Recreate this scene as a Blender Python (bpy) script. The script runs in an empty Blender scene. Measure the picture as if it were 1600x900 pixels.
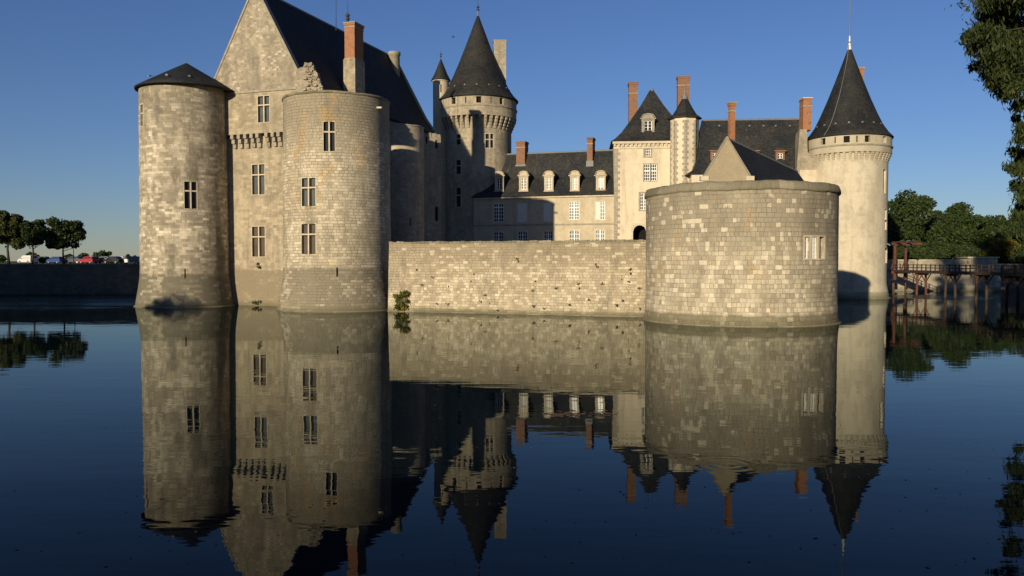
import bpy, math, random
import numpy as np
from mathutils import Vector
R_ = math.radians
PI = math.pi
random.seed(7)
SC = bpy.context.scene
COL = SC.collection

# ------------------------------------------------------------------ camera, sky, sun, exposure
F = 1280.0                       # focal length in pixels of the 1600 px wide photograph
EYE = Vector((0, 0, 5.0))
TP = 42.0 / F                    # tangent of the downward pitch
PITCH = math.atan(TP)
cam_d = bpy.data.cameras.new('camera'); cam = bpy.data.objects.new('camera', cam_d); COL.objects.link(cam)
cam_d.sensor_width = 36.0; cam_d.lens = 36.0 * F / 1600.0
cam_d.clip_start = 0.1; cam_d.clip_end = 9000
cam.location = EYE; cam.rotation_euler = (PI / 2 - PITCH, 0, 0)
SC.camera = cam

SUN_AZ = R_(26.5); SUN_EL = R_(10.4)          # light travels to (+sin, +cos)
w = bpy.data.worlds.new('World'); SC.world = w; w.use_nodes = True
nt = w.node_tree; bg = nt.nodes['Background']
sky = nt.nodes.new('ShaderNodeTexSky'); sky.sky_type = 'NISHITA'; sky.sun_disc = False
sky.sun_elevation = SUN_EL; sky.sun_rotation = PI + SUN_AZ
sky.air_density = 1.0; sky.dust_density = 0.0; sky.ozone_density = 2.5
tint = nt.nodes.new('ShaderNodeMix'); tint.data_type = 'RGBA'; tint.blend_type = 'MULTIPLY'; tint.inputs[0].default_value = 1.0
tint.inputs[7].default_value = (0.66, 0.77, 1.15, 1)      # camera white balance set for the warm sunlit stone
nt.links.new(sky.outputs[0], tint.inputs[6]); nt.links.new(tint.outputs[2], bg.inputs[0]); bg.inputs[1].default_value = 0.070
sl = bpy.data.lights.new('sun', 'SUN'); so = bpy.data.objects.new('sun', sl); COL.objects.link(so)
sl.energy = 5.0; sl.angle = R_(0.55); sl.color = (1.0, 0.845, 0.60)
so.rotation_euler = Vector((-math.sin(SUN_AZ) * math.cos(SUN_EL), -math.cos(SUN_AZ) * math.cos(SUN_EL), math.sin(SUN_EL))).to_track_quat('Z', 'Y').to_euler()
SC.view_settings.view_transform = 'Standard'; SC.view_settings.look = 'None'
SC.view_settings.exposure = 0.27; SC.view_settings.gamma = 1.0
SC.view_settings.use_curve_mapping = False
SC.cycles.max_bounces = 6

# ------------------------------------------------------------------ measuring helpers
def ray(u, v):
    cx = (u - 800) / F; cy = (450 - v) / F
    c, s = math.cos(PITCH), math.sin(PITCH)
    return Vector((cx, c + cy * s, -s + cy * c))
def P(u, v, Y):
    d = ray(u, v); return EYE + d * (Y / d.y)
def ground(u, v, z=0.0):
    d = ray(u, v); return EYE + d * ((z - EYE.z) / d.z)
def bearing(u, v):
    d = ray(u, v); return math.atan2(d.x, d.y)
def fit_tower(uL, uR, vt, vfront):
    a, b = bearing(uL, vt), bearing(uR, vt); m = (a + b) / 2; h = (b - a) / 2
    um = 800 + F * math.tan(m)
    g = ground(um, vfront); D = math.hypot(g.x, g.y) / (1 - math.sin(h))
    return Vector((D * math.sin(m), D * math.cos(m), 0)), D * math.sin(h)
def rad_at(c, u, v):
    D = math.hypot(c.x, c.y); m = math.atan2(c.x, c.y)
    return abs(D * math.sin(bearing(u, v) - m))
def z_front(c, R, v, u=None):
    m = math.atan2(c.x, c.y); D = math.hypot(c.x, c.y) - R
    return P(0 + 800 + F * math.tan(m), v, D * math.cos(m)).z
def cyl_hit(c, R, u, v):
    d = ray(u, v); a = d.x ** 2 + d.y ** 2
    b = 2 * ((EYE.x - c.x) * d.x + (EYE.y - c.y) * d.y); cc = (EYE.x - c.x) ** 2 + (EYE.y - c.y) ** 2 - R * R
    disc = max(b * b - 4 * a * cc, 0.0)
    t = (-b - math.sqrt(disc)) / (2 * a); p = EYE + d * t
    return math.atan2(p.x - c.x, -(p.y - c.y)) * R, p.z
def cyl_rect(c, R, u0, u1, v0, v1):
    um = (u0 + u1) / 2; vm = (v0 + v1) / 2
    s0 = cyl_hit(c, R, u0, vm)[0]; s1 = cyl_hit(c, R, u1, vm)[0]
    return (s0, s1, cyl_hit(c, R, um, v1)[1], cyl_hit(c, R, um, v0)[1])
def pl_hit(O, d, u, v):
    r = ray(u, v); n = Vector((d.y, -d.x, 0)); t = (O - EYE).dot(n) / r.dot(n); p = EYE + r * t
    return (p - O).dot(d), p.z
def pl_rect(O, d, u0, u1, v0, v1):
    a = pl_hit(O, d, u0, v1); b = pl_hit(O, d, u1, v0); c = pl_hit(O, d, u0, v0); e = pl_hit(O, d, u1, v1)
    return ((a[0] + c[0]) / 2, (b[0] + e[0]) / 2, (a[1] + e[1]) / 2, (b[1] + c[1]) / 2)

# ------------------------------------------------------------------ materials
def new_mat(name):
    m = bpy.data.materials.new(name); m.use_nodes = True
    n = m.node_tree; n.nodes.clear()
    out = n.nodes.new('ShaderNodeOutputMaterial'); b = n.nodes.new('ShaderNodeBsdfPrincipled')
    n.links.new(b.outputs[0], out.inputs[0])
    return m, n, b
class NB:
    """tiny node-building helper"""
    def __init__(s, n): s.n = n
    def _in(s, sock, v):
        if hasattr(v, 'is_output'): s.n.links.new(v, sock)
        elif v is not None: sock.default_value = v
    def math(s, op, a, b=None, c=None):
        x = s.n.nodes.new('ShaderNodeMath'); x.operation = op
        for i, v in enumerate((a, b, c)):
            if v is not None: s._in(x.inputs[i], v)
        return x.outputs[0]
    def sep(s, v):
        x = s.n.nodes.new('ShaderNodeSeparateXYZ'); s._in(x.inputs[0], v); return x.outputs
    def comb(s, a, b, c=0.0):
        x = s.n.nodes.new('ShaderNodeCombineXYZ'); s._in(x.inputs[0], a); s._in(x.inputs[1], b); s._in(x.inputs[2], c); return x.outputs[0]
    def noise(s, vec, scale, detail=3.0, rough=0.55, out=0):
        x = s.n.nodes.new('ShaderNodeTexNoise'); s._in(x.inputs['Vector'], vec); x.inputs['Scale'].default_value = scale
        x.inputs['Detail'].default_value = detail; x.inputs['Roughness'].default_value = rough; return x.outputs[out]
    def white(s, vec):
        x = s.n.nodes.new('ShaderNodeTexWhiteNoise'); x.noise_dimensions = '3D'; s._in(x.inputs['Vector'], vec); return x.outputs[0]
    def mapping(s, vec, scale=(1, 1, 1), loc=(0, 0, 0)):
        x = s.n.nodes.new('ShaderNodeMapping'); s._in(x.inputs[0], vec); x.inputs['Scale'].default_value = scale; x.inputs['Location'].default_value = loc; return x.outputs[0]
    def rng(s, v, a, b, c=0.0, d=1.0, smooth=True):
        x = s.n.nodes.new('ShaderNodeMapRange'); x.interpolation_type = 'SMOOTHSTEP' if smooth else 'LINEAR'
        s._in(x.inputs[0], v)
        for i, q in enumerate((a, b, c, d)): s._in(x.inputs[i + 1], q)
        return x.outputs[0]
    def mix(s, f, a, b, mode='MIX'):
        x = s.n.nodes.new('ShaderNodeMix'); x.data_type = 'RGBA'; x.blend_type = mode
        s._in(x.inputs[0], f); s._in(x.inputs[6], a); s._in(x.inputs[7], b); return x.outputs[2]
    def ramp(s, f, stops):
        x = s.n.nodes.new('ShaderNodeValToRGB'); s._in(x.inputs[0], f); e = x.color_ramp.elements
        while len(e) < len(stops): e.new(0.5)
        for i, (p, c) in enumerate(stops): e[i].position = p; e[i].color = (*c, 1)
        return x.outputs[0]
    def bump(s, h, strength, dist):
        x = s.n.nodes.new('ShaderNodeBump'); s._in(x.inputs['Height'], h); x.inputs['Strength'].default_value = strength; x.inputs['Distance'].default_value = dist
        return x.outputs[0]
    def coord(s, which='Object'):
        x = s.n.nodes.new('ShaderNodeTexCoord'); return x.outputs[which]
    def pos(s):
        x = s.n.nodes.new('ShaderNodeNewGeometry'); return x.outputs['Position']
def c4(c): return (c[0], c[1], c[2], 1.0)

def masonry(name, bw=0.6, bh=0.33, dark=(.20, .175, .13), mid=(.33, .29, .215), pale=(.50, .45, .34), pale_at=.8, mortar=.35, mw=.03,
            stain=(.17, .155, .12), stain_amt=.6, band=None, band_col=(.20, .185, .14), lichen=0.0, scatter=0.0, soot=0.0, contrast=1.0, streak=.35, soft=0.0, top=None, seed=0.0):
    m, n, b = new_mat(name); k = NB(n)
    uv = k.coord('UV'); pos = k.pos()
    wv = k.mapping(uv, (1, 1, 1), (seed * 3.1, seed * 7.7, 0))
    wn = n.nodes.new('ShaderNodeTexNoise'); k._in(wn.inputs['Vector'], wv); wn.inputs['Scale'].default_value = .8; wn.inputs['Detail'].default_value = 3
    wx, wy, _ = k.sep(wn.outputs[1]); x0, y0, _ = k.sep(wv)
    x = k.math('ADD', x0, k.math('MULTIPLY', k.math('SUBTRACT', wx, .5), .16))
    y = k.math('ADD', y0, k.math('MULTIPLY', k.math('SUBTRACT', wy, .5), .12))
    yr = k.math('DIVIDE', y, bh); row = k.math('FLOOR', yr); fy = k.math('FRACT', yr)
    rr = k.white(k.comb(row, 3.3, seed)); rr2 = k.white(k.comb(row, 9.1, seed))
    wid = k.math('MULTIPLY', k.math('ADD', k.math('MULTIPLY', rr, .7), .65), bw)
    xr = k.math('ADD', k.math('DIVIDE', x, wid), k.math('MULTIPLY', rr2, 17.0))
    cl = k.math('FLOOR', xr); fx = k.math('FRACT', xr)
    # about a third of the stones are merged in pairs: joins drop out at random
    r1 = k.white(k.comb(cl, row, seed + 1.0)); r2 = k.white(k.comb(cl, row, seed + 5.0))
    mx = k.math('MULTIPLY', k.math('MINIMUM', fx, k.math('SUBTRACT', 1.0, fx)), wid)
    my = k.math('MULTIPLY', k.math('MINIMUM', fy, k.math('SUBTRACT', 1.0, fy)), bh)
    md = k.math('MINIMUM', mx, my)
    fine = k.noise(pos, 9.0, 4.0, .65)
    md = k.math('ADD', md, k.math('MULTIPLY', k.math('SUBTRACT', fine, .5), .03))
    joint = k.rng(md, 0.0, mw, 1.0, 0.0)
    big = k.noise(k.mapping(pos, (1, 1, 1), (seed * 11, 0, seed * 5)), .16, 6.0, .62)
    mids = k.noise(k.mapping(pos, (1, 1, 1), (seed * 3, 9, 0)), .75, 5.0, .62)
    colr = k.ramp(r1, [(0.0, dark), (.22, tuple(.55 * a + .45 * q for a, q in zip(dark, mid))), (.5, mid), (pale_at, tuple(.7 * a + .3 * q for a, q in zip(mid, pale))), (min(pale_at + .12, .99), pale)])
    plain = c4(mid)
    seeb = k.rng(k.math('ADD', k.math('MULTIPLY', big, .6), k.math('MULTIPLY', mids, .4)), .40, .60, max(0, .55 * contrast - soft * .5) * 0 + min(1.0, .35 + soft), .45 * (1 - contrast) + soft)
    colr = k.mix(seeb, colr, plain)
    colr = k.mix(k.math('MULTIPLY', k.rng(k.math('ADD', mids, k.math('MULTIPLY', k.math('SUBTRACT', r1, .5), .2 * contrast)), .5, .72), stain_amt * .5), colr, c4(stain))
    st = k.math('ADD', k.math('MULTIPLY', big, .5), k.math('MULTIPLY', mids, .5))
    sk0 = k.noise(k.mapping(pos, (.55, .55, .12), (seed * 2, 4, 0)), 1.4, 5.0, .66)
    st = k.math('ADD', k.math('MULTIPLY', st, .55), k.math('MULTIPLY', sk0, .45))
    st = k.math('ADD', st, k.math('MULTIPLY', k.math('SUBTRACT', r2, .5), .13 * contrast))
    colr = k.mix(k.math('MULTIPLY', k.rng(st, .46, .58), stain_amt * .85), colr, c4(stain))
    # rain streaks: stretched noise
    sk = k.noise(k.mapping(pos, (1.3, 1.3, .09), (seed, 0, 0)), 1.0, 4.0, .6)
    colr = k.mix(k.math('MULTIPLY', k.rng(sk, .52, .72), streak), colr, c4(stain))
    colr = k.mix(k.math('MULTIPLY', k.rng(sk, .46, .3), streak * .4), colr, c4(pale))
    px, py, pz = k.sep(pos)
    if top:
        zt = k.math('ADD', pz, k.math('MULTIPLY', k.math('SUBTRACT', mids, .5), 3.0))
        colr = k.mix(k.math('MULTIPLY', k.rng(zt, top[0], top[1]), top[2]), colr, c4(stain))
    if soot:
        so_n = k.noise(k.mapping(pos, (.42, .42, .16), (seed * 5, 2, 8)), 1.0, 6.0, .68)
        so_n = k.math('ADD', so_n, k.math('MULTIPLY', k.math('SUBTRACT', r1, .5), .09))
        colr = k.mix(k.math('MULTIPLY', k.rng(so_n, .50, .64), soot), colr, (.115, .102, .078, 1))
    if scatter:
        r3 = k.white(k.comb(cl, row, seed + 9.0))
        colr = k.mix(k.math('MULTIPLY', k.rng(r3, .87, .90), k.math('MULTIPLY', scatter, k.rng(mids, .38, .50))), colr, c4(pale))
    if lichen:
        ln = k.noise(k.mapping(pos, (1, 1, .6), (3, seed, 4)), .42, 4.0, .6)
        colr = k.mix(k.math('MULTIPLY', k.rng(ln, .56, .66), lichen), colr, (.42, .27, .10, 1))
    if band:
        zb = k.math('ADD', pz, k.math('MULTIPLY', k.math('SUBTRACT', mids, .5), .5))
        bm = k.math('MULTIPLY', k.rng(zb, band + .12, band - .12), k.rng(k.math('ADD', big, k.math('MULTIPLY', k.math('SUBTRACT', r2, .5), .25)), .32, .56, .35, .95))
        colr = k.mix(bm, colr, c4(band_col))
        zl = k.math('ADD', pz, k.math('MULTIPLY', k.math('SUBTRACT', fine, .5), .5))
        colr = k.mix(k.math('MULTIPLY', k.rng(zl, .75, .05), .62), colr, (.10, .092, .05, 1))
    colr = k.mix(k.math('MULTIPLY', joint, k.math('MULTIPLY', k.rng(mids, .3, .6, 1.0, .55), mortar)), colr, (.14, .115, .075, 1))
    f2 = k.rng(fine, .25, .75, .84, 1.14, False)
    colr = k.mix(1.0, colr, k.comb(f2, f2, f2), 'MULTIPLY')
    k._in(b.inputs['Base Color'], colr)
    b.inputs['Roughness'].default_value = .93; b.inputs['Specular IOR Level'].default_value = .15
    vis = k.rng(mids, .3, .62, 1.0, .3)
    h = k.math('SUBTRACT', k.math('ADD', k.math('MULTIPLY', fine, .6), k.math('MULTIPLY', r2, .3 * min(1, mortar * 3))), k.math('MULTIPLY', joint, k.math('MULTIPLY', vis, min(1.0, mortar * 1.6))))
    k._in(b.inputs['Normal'], k.bump(h, .8, .04))
    return m

def plain(name, col, rough=.8, spec=.3, var=.15, nscale=2.0, metal=0.0, bumpd=0.0):
    m, n, b = new_mat(name); k = NB(n)
    f = k.noise(k.pos(), nscale, 4.0, .6)
    g = k.rng(f, .3, .7, 1 - var, 1 + var, False)
    k._in(b.inputs['Base Color'], k.mix(1.0, c4(col), k.comb(g, g, g), 'MULTIPLY'))
    b.inputs['Roughness'].default_value = rough; b.inputs['Specular IOR Level'].default_value = spec; b.inputs['Metallic'].default_value = metal
    if bumpd: k._in(b.inputs['Normal'], k.bump(f, .6, bumpd))
    return m

def slate(name, col=(.018, .020, .022), warm=(.031, .030, .027), rough=.55, pale=.3):
    m, n, b = new_mat(name); k = NB(n)
    uv = k.coord('UV'); pos = k.pos()
    x, y, _ = k.sep(uv)
    yr = k.math('DIVIDE', y, .16); row = k.math('FLOOR', yr); xr = k.math('ADD', k.math('DIVIDE', x, .24), k.math('MULTIPLY', k.white(k.comb(row, 1.0, 2.0)), 5.0))
    r = k.white(k.comb(k.math('FLOOR', xr), row, 0.0))
    big = k.noise(pos, .35, 5.0, .6)
    sk = k.noise(k.mapping(pos, (1.6, 1.6, .12)), 1.0, 5.0, .65)
    c = k.mix(k.rng(big, .35, .65), c4(col), c4(warm))
    c = k.mix(k.math('MULTIPLY', k.rng(sk, .55, .8), pale), c, (.16, .165, .16, 1))
    g = k.rng(r, 0, 1, .72, 1.3, False)
    c = k.mix(1.0, c, k.comb(g, g, g), 'MULTIPLY')
    k._in(b.inputs['Base Color'], c)
    k._in(b.inputs['Roughness'], k.rng(r, 0, 1, rough - .08, rough + .12, False)); b.inputs['Specular IOR Level'].default_value = .22
    h = k.math('ADD', k.math('FRACT', yr), k.math('MULTIPLY', r, .6))
    k._in(b.inputs['Normal'], k.bump(h, .5, .012))
    return m

def brick(name='brick', c1=(.21, .085, .045), c2=(.13, .052, .030)):
    m, n, b = new_mat(name); k = NB(n)
    uv = k.coord('UV')
    t = n.nodes.new('ShaderNodeTexBrick'); k._in(t.inputs['Vector'], uv)
    t.inputs['Color1'].default_value = c4(c1); t.inputs['Color2'].default_value = c4(c2); t.inputs['Mortar'].default_value = (.30, .24, .17, 1)
    t.inputs['Scale'].default_value = 1; t.inputs['Brick Width'].default_value = .22; t.inputs['Row Height'].default_value = .075; t.inputs['Mortar Size'].default_value = .008
    f = k.noise(k.pos(), 1.6, 5, .6)
    c = k.mix(k.rng(f, .5, .75, 0, .7), t.outputs[0], (.10, .06, .045, 1))
    k._in(b.inputs['Base Color'], c); b.inputs['Roughness'].default_value = .9; b.inputs['Specular IOR Level'].default_value = .15
    k._in(b.inputs['Normal'], k.bump(f, .5, .03))
    return m

def leafmat(name, a, b_, autumn=None):
    m, n, b = new_mat(name); k = NB(n)
    f = k.noise(k.pos(), .9, 4.0, .6); g = n.nodes.new('ShaderNodeNewGeometry').outputs['Random Per Island']
    mixf = k.math('ADD', k.math('MULTIPLY', k.rng(f, .3, .7), .6), k.math('MULTIPLY', g, .4))
    c = k.mix(mixf, c4(a), c4(b_))
    if autumn: c = k.mix(k.rng(k.noise(k.pos(), .5, 3.0), .52, .62, 0, .9), c, c4(autumn))
    k._in(b.inputs['Base Color'], c); b.inputs['Roughness'].default_value = .6; b.inputs['Specular IOR Level'].default_value = .25
    tr = n.nodes.new('ShaderNodeBsdfTranslucent'); k._in(tr.inputs[0], c)
    ad = n.nodes.new('ShaderNodeMixShader'); ad.inputs[0].default_value = .3
    n.links.new(b.outputs[0], ad.inputs[1]); n.links.new(tr.outputs[0], ad.inputs[2])
    n.links.new(ad.outputs[0], n.nodes['Material Output'].inputs[0])
    return m

def glassm(name, col=(.012, .014, .016), rough=.12):
    m, n, b = new_mat(name); k = NB(n)
    f = k.noise(k.pos(), 1.3, 2.0)
    k._in(b.inputs['Base Color'], k.mix(f, c4(col), c4(tuple(q * 2.2 for q in col))))
    b.inputs['Roughness'].default_value = max(rough, .22); b.inputs['Specular IOR Level'].default_value = .22
    return m

M = {}
M['tower_west'] = masonry('pale_coursed_stone', .72, .29, soot=0.75, dark=(.235, .20, .145), mid=(.435, .38, .285), pale=(.66, .59, .46), pale_at=.72, mortar=.3, stain=(.165, .145, .105), stain_amt=.72, band=3.6, band_col=(.135, .122, .088), streak=.3, seed=1.0, top=(15, 24, .4))
M['tower_mid'] = masonry('small_block_stone', .50, .29, soot=0.4, dark=(.29, .245, .17), mid=(.48, .42, .31), pale=(.66, .59, .45), pale_at=.78, mortar=.8, mw=.04, stain=(.225, .195, .14), stain_amt=.6, band=4.3, band_col=(.19, .168, .122), lichen=.42, streak=.3, seed=2.0, top=(14.5, 19.5, .8))
M['keep'] = masonry('weathered_keep_stone', .6, .3, soot=0.35, dark=(.22, .185, .13), mid=(.36, .305, .215), pale=(.50, .43, .31), pale_at=.84, mortar=.2, stain=(.19, .16, .115), stain_amt=.65, band=4.0, band_col=(.21, .175, .12), streak=.6, soft=.15, seed=3.0)
M['gable'] = masonry('rubble_gable_stone', .38, .24, soot=0.5, dark=(.19, .165, .125), mid=(.32, .275, .205), pale=(.60, .53, .41), pale_at=.86, mortar=.22, stain=(.20, .175, .13), stain_amt=.65, streak=.35, soft=.1, seed=4.0)
M['bastion'] = masonry('square_block_stone', .47, .36, soot=0.4, dark=(.27, .23, .165), mid=(.455, .40, .295), pale=(.62, .555, .415), pale_at=.80, mortar=.65, mw=.03, stain=(.25, .22, .162), stain_amt=.6, band=.9, band_col=(.17, .152, .10), lichen=.25, scatter=.6, streak=.25, seed=5.0, top=(4.6, 8.0, .85))
M['curtain'] = masonry('terrace_wall_stone', .48, .26, soot=0.5, dark=(.29, .24, .16), mid=(.43, .37, .265), pale=(.60, .53, .39), pale_at=.80, mortar=.6, mw=.035, stain=(.24, .198, .135), stain_amt=.6, band=.3, band_col=(.2, .18, .12), scatter=.5, streak=.4, seed=6.0, top=(3.6, 6.0, .75))
M['round_se'] = masonry('rendered_pale_stone', .9, .4, soot=0.15, dark=(.42, .37, .275), mid=(.50, .445, .335), pale=(.58, .52, .40), pale_at=.85, mortar=.02, stain=(.33, .29, .215), stain_amt=.6, band=.9, band_col=(.26, .24, .17), streak=.3, soft=.6, contrast=.3, seed=7.0, top=(17.6, 19.4, .55))
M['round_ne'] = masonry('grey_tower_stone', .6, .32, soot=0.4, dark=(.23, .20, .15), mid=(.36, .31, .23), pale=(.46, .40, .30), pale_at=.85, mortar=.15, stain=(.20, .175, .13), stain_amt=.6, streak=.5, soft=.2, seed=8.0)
M['render_cream'] = masonry('cream_render', 1.2, .6, soot=0.12, dark=(.50, .43, .31), mid=(.58, .50, .37), pale=(.64, .56, .42), pale_at=.9, mortar=0.0, stain=(.38, .32, .235), stain_amt=.5, streak=.5, soft=.6, contrast=.3, seed=9.0)
M['wing'] = masonry('wing_ashlar', .8, .34, soot=0.15, dark=(.37, .32, .23), mid=(.46, .395, .285), pale=(.53, .465, .34), pale_at=.88, mortar=.08, stain=(.29, .25, .18), stain_amt=.45, streak=.5, soft=.4, contrast=.6, seed=10.0)
M['guard'] = masonry('buff_gable_render', .7, .35, dark=(.28, .235, .16), mid=(.32, .265, .18), pale=(.36, .305, .21), pale_at=.9, mortar=.02, stain=(.25, .21, .15), stain_amt=.4, streak=.25, soft=.6, contrast=.3, seed=11.0)
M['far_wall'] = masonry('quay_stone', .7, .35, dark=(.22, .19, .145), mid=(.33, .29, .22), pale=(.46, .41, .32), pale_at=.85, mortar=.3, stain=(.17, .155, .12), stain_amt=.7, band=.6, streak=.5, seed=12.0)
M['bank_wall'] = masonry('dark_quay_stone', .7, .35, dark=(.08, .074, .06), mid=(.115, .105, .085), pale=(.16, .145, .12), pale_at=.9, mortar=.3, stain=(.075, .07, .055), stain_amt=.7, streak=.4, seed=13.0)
M['trim'] = plain('dressed_stone', (.47, .41, .30), .9, .15, .14, 1.5, bumpd=.02)
M['trim_grey'] = plain('grey_dressed_stone', (.27, .245, .19), .9, .15, .22, 1.6, bumpd=.03)
M['coping'] = masonry('mossy_coping_stone', 1.1, 1.6, dark=(.13, .12, .085), mid=(.21, .185, .13), pale=(.31, .275, .20), pale_at=.85, mortar=.5, mw=.05, stain=(.12, .115, .07), stain_amt=.7, streak=.3, seed=15.0)
M['slate'] = slate('slate_roof')
M['slate_cone'] = slate('slate_cone_roof', (.014, .015, .016), (.026, .025, .022), .65, .16)
M['slate_deep'] = slate('dark_slate_roof', (.014, .016, .018), (.022, .022, .022), .7, .06)
M['brick'] = brick()
M['brick_orange'] = brick('orange_brick', (.33, .12, .052), (.24, .082, .036))
M['glass'] = glassm('dark_window_glass')
M['glass_brown'] = glassm('shuttered_brown_glass', (.045, .036, .028), .4)
M['glass_grey'] = glassm('greyish_window_glass', (.05, .055, .055), .25)
M['white'] = plain('white_painted_wood', (.74, .73, .69), .5, .4, .05)
M['shutter'] = plain('pale_grey_shutter', (.55, .53, .47), .6, .3, .05)
M['lead'] = plain('weathered_lead', (.15, .155, .155), .6, .3, .15)
M['iron'] = plain('wrought_iron', (.03, .03, .032), .6, .4, .1)
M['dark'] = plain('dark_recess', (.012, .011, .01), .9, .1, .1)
M['redwood'] = plain('red_brown_timber', (.095, .038, .024), .75, .2, .3, 3.0)
M['timber'] = plain('dark_timber', (.048, .032, .022), .8, .2, .3, 3.0)
M['bark'] = plain('bark', (.06, .048, .036), .95, .1, .4, 4.0, bumpd=.05)
M['grass'] = plain('grass_and_gravel', (.085, .095, .04), .95, .1, .35, .5)
M['court'] = plain('courtyard_gravel', (.33, .29, .22), .95, .1, .15, 1.0)
M['leaf_dark'] = leafmat('dark_green_leaves', (.022, .040, .012), (.055, .080, .022))
M['leaf_mid'] = leafmat('mid_green_leaves', (.024, .044, .011), (.052, .078, .020))
M['leaf_olive'] = leafmat('olive_green_leaves', (.040, .050, .014), (.085, .095, .026))
M['leaf_autumn'] = leafmat('yellowing_leaves', (.07, .085, .015), (.13, .13, .02), (.34, .20, .02))
M['leaf_cypress'] = leafmat('feathery_green_leaves', (.024, .040, .011), (.058, .074, .020))

# ------------------------------------------------------------------ mesh builder
LOCS = {}
class MB:
    def __init__(s): s.v = []; s.f = []; s.uv = []; s.sm = []; s.map = {}
    def vid(s, p, grp):
        if grp is None: s.v.append((p[0], p[1], p[2])); return len(s.v) - 1
        key = (round(p[0], 4), round(p[1], 4), round(p[2], 4), grp)
        i = s.map.get(key)
        if i is None: i = len(s.v); s.v.append((p[0], p[1], p[2])); s.map[key] = i
        return i
    def face(s, pts, uv=None, smooth=False, grp=None):
        if uv is None:
            n = Vector((0, 0, 0)); q = [Vector(p) for p in pts]
            for i in range(len(q)): n += q[i].cross(q[(i + 1) % len(q)])
            if n.length < 1e-9: return
            n.normalize()
            if abs(n.z) > .85: uv = [(p.x, p.y) for p in q]
            else:
                t = Vector((-n.y, n.x, 0)).normalized(); bt = n.cross(t)
                uv = [(p.dot(t), p.dot(bt)) for p in q]
        ids = [s.vid(p, grp) for p in pts]
        if len(set(ids)) < 3: return
        s.f.append(ids); s.uv.append(uv); s.sm.append(smooth)
    def hexa(s, a, b):                 # a: bottom ring of 4, b: top ring of 4 (ccw from above)
        s.face([a[3], a[2], a[1], a[0]]); s.face(list(b))
        for i in range(4): j = (i + 1) % 4; s.face([a[i], a[j], b[j], b[i]])
    def box(s, x0, x1, y0, y1, z0, z1):
        s.hexa([(x0, y0, z0), (x1, y0, z0), (x1, y1, z0), (x0, y1, z0)], [(x0, y0, z1), (x1, y0, z1), (x1, y1, z1), (x0, y1, z1)])
    def obox(s, O, d, a0, a1, b0, b1, z0, z1, ta=0.0, tb=0.0):     # oriented box, a along d, b to the back; ta/tb taper of top
        n = Vector((-d.y, d.x, 0))
        def q(a, b, z): return O * 1 + d * a + n * b + Vector((0, 0, z - O.z))
        s.hexa([q(a0, b0, z0), q(a1, b0, z0), q(a1, b1, z0), q(a0, b1, z0)], [q(a0 + ta, b0 + tb, z1), q(a1 - ta, b0 + tb, z1), q(a1 - ta, b1 - tb, z1), q(a0 + ta, b1 - tb, z1)])
    def pbox(s, mp, s0, s1, z0, z1, d0, d1, n=1):          # box in wall space; d is depth into the wall
        for i in range(n):
            a = s0 + (s1 - s0) * i / n; b = s0 + (s1 - s0) * (i + 1) / n
            s.hexa([mp(a, z0, d0), mp(b, z0, d0), mp(b, z0, d1), mp(a, z0, d1)], [mp(a, z1, d0), mp(b, z1, d0), mp(b, z1, d1), mp(a, z1, d1)])
    def tube(s, pts, rads, seg=8):
        rings = []
        for i, p in enumerate(pts):
            p = Vector(p)
            t = (Vector(pts[min(i + 1, len(pts) - 1)]) - Vector(pts[max(i - 1, 0)])).normalized()
            a = t.cross(Vector((0, 0, 1))) if abs(t.z) < .95 else t.cross(Vector((1, 0, 0)))
            a.normalize(); bb = t.cross(a)
            rings.append([p + (a * math.cos(2 * PI * j / seg) + bb * math.sin(2 * PI * j / seg)) * rads[i] for j in range(seg)])
        g = len(s.v)
        for i in range(len(rings) - 1):
            for j in range(seg):
                k2 = (j + 1) % seg
                s.face([rings[i][j], rings[i][k2], rings[i + 1][k2], rings[i + 1][j]], smooth=True, grp=('t', g))
        s.face(rings[0][::-1]); s.face(rings[-1])
    def lathe(s, c, prof, seg=48, smooth=True, a0=0.0, a1=2 * PI, cap=False, wob=0.0):
        tot = 0
        for i in range(len(prof) - 1):
            (r0, z0), (r1, z1) = prof[i], prof[i + 1]; L = math.hypot(r1 - r0, z1 - z0)
            for j in range(seg):
                t0 = a0 + (a1 - a0) * j / seg; t1 = a0 + (a1 - a0) * (j + 1) / seg
                def q(r, z, t): return Vector((c.x + r * math.sin(t), c.y - r * math.cos(t), z + (wob * (math.sin(t * 7 + 1) + .6 * math.sin(t * 19) + .5 * math.sin(t * 43 + 2)) if wob else 0)))
                rr = max(r0, r1)
                s.face([q(r0, z0, t0), q(r0, z0, t1), q(r1, z1, t1), q(r1, z1, t0)],
                       uv=[(rr * t0, tot), (rr * t1, tot), (rr * t1, tot + L), (rr * t0, tot + L)], smooth=smooth, grp=('l', i) if not smooth else 'L')
            tot += L
    def build(s, name, mat, parent=None, label=None):
        me = bpy.data.meshes.new(name)
        off = LOCS.get(parent.name, Vector((0, 0, 0))) if parent else Vector((0, 0, 0))
        me.from_pydata([(v[0] - off.x, v[1] - off.y, v[2] - off.z) for v in s.v], [], s.f)
        uvl = me.uv_layers.new(name='UVMap')
        flat = [q for f in s.uv for p in f for q in (p[0], p[1])]
        uvl.data.foreach_set('uv', flat)
        me.polygons.foreach_set('use_smooth', s.sm)
        me.materials.append(mat); me.update()
        o = bpy.data.objects.new(name, me); COL.objects.link(o)
        if parent: o.parent = parent; LOCS[o.name] = off
        if label: o['label'] = label
        return o

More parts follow.
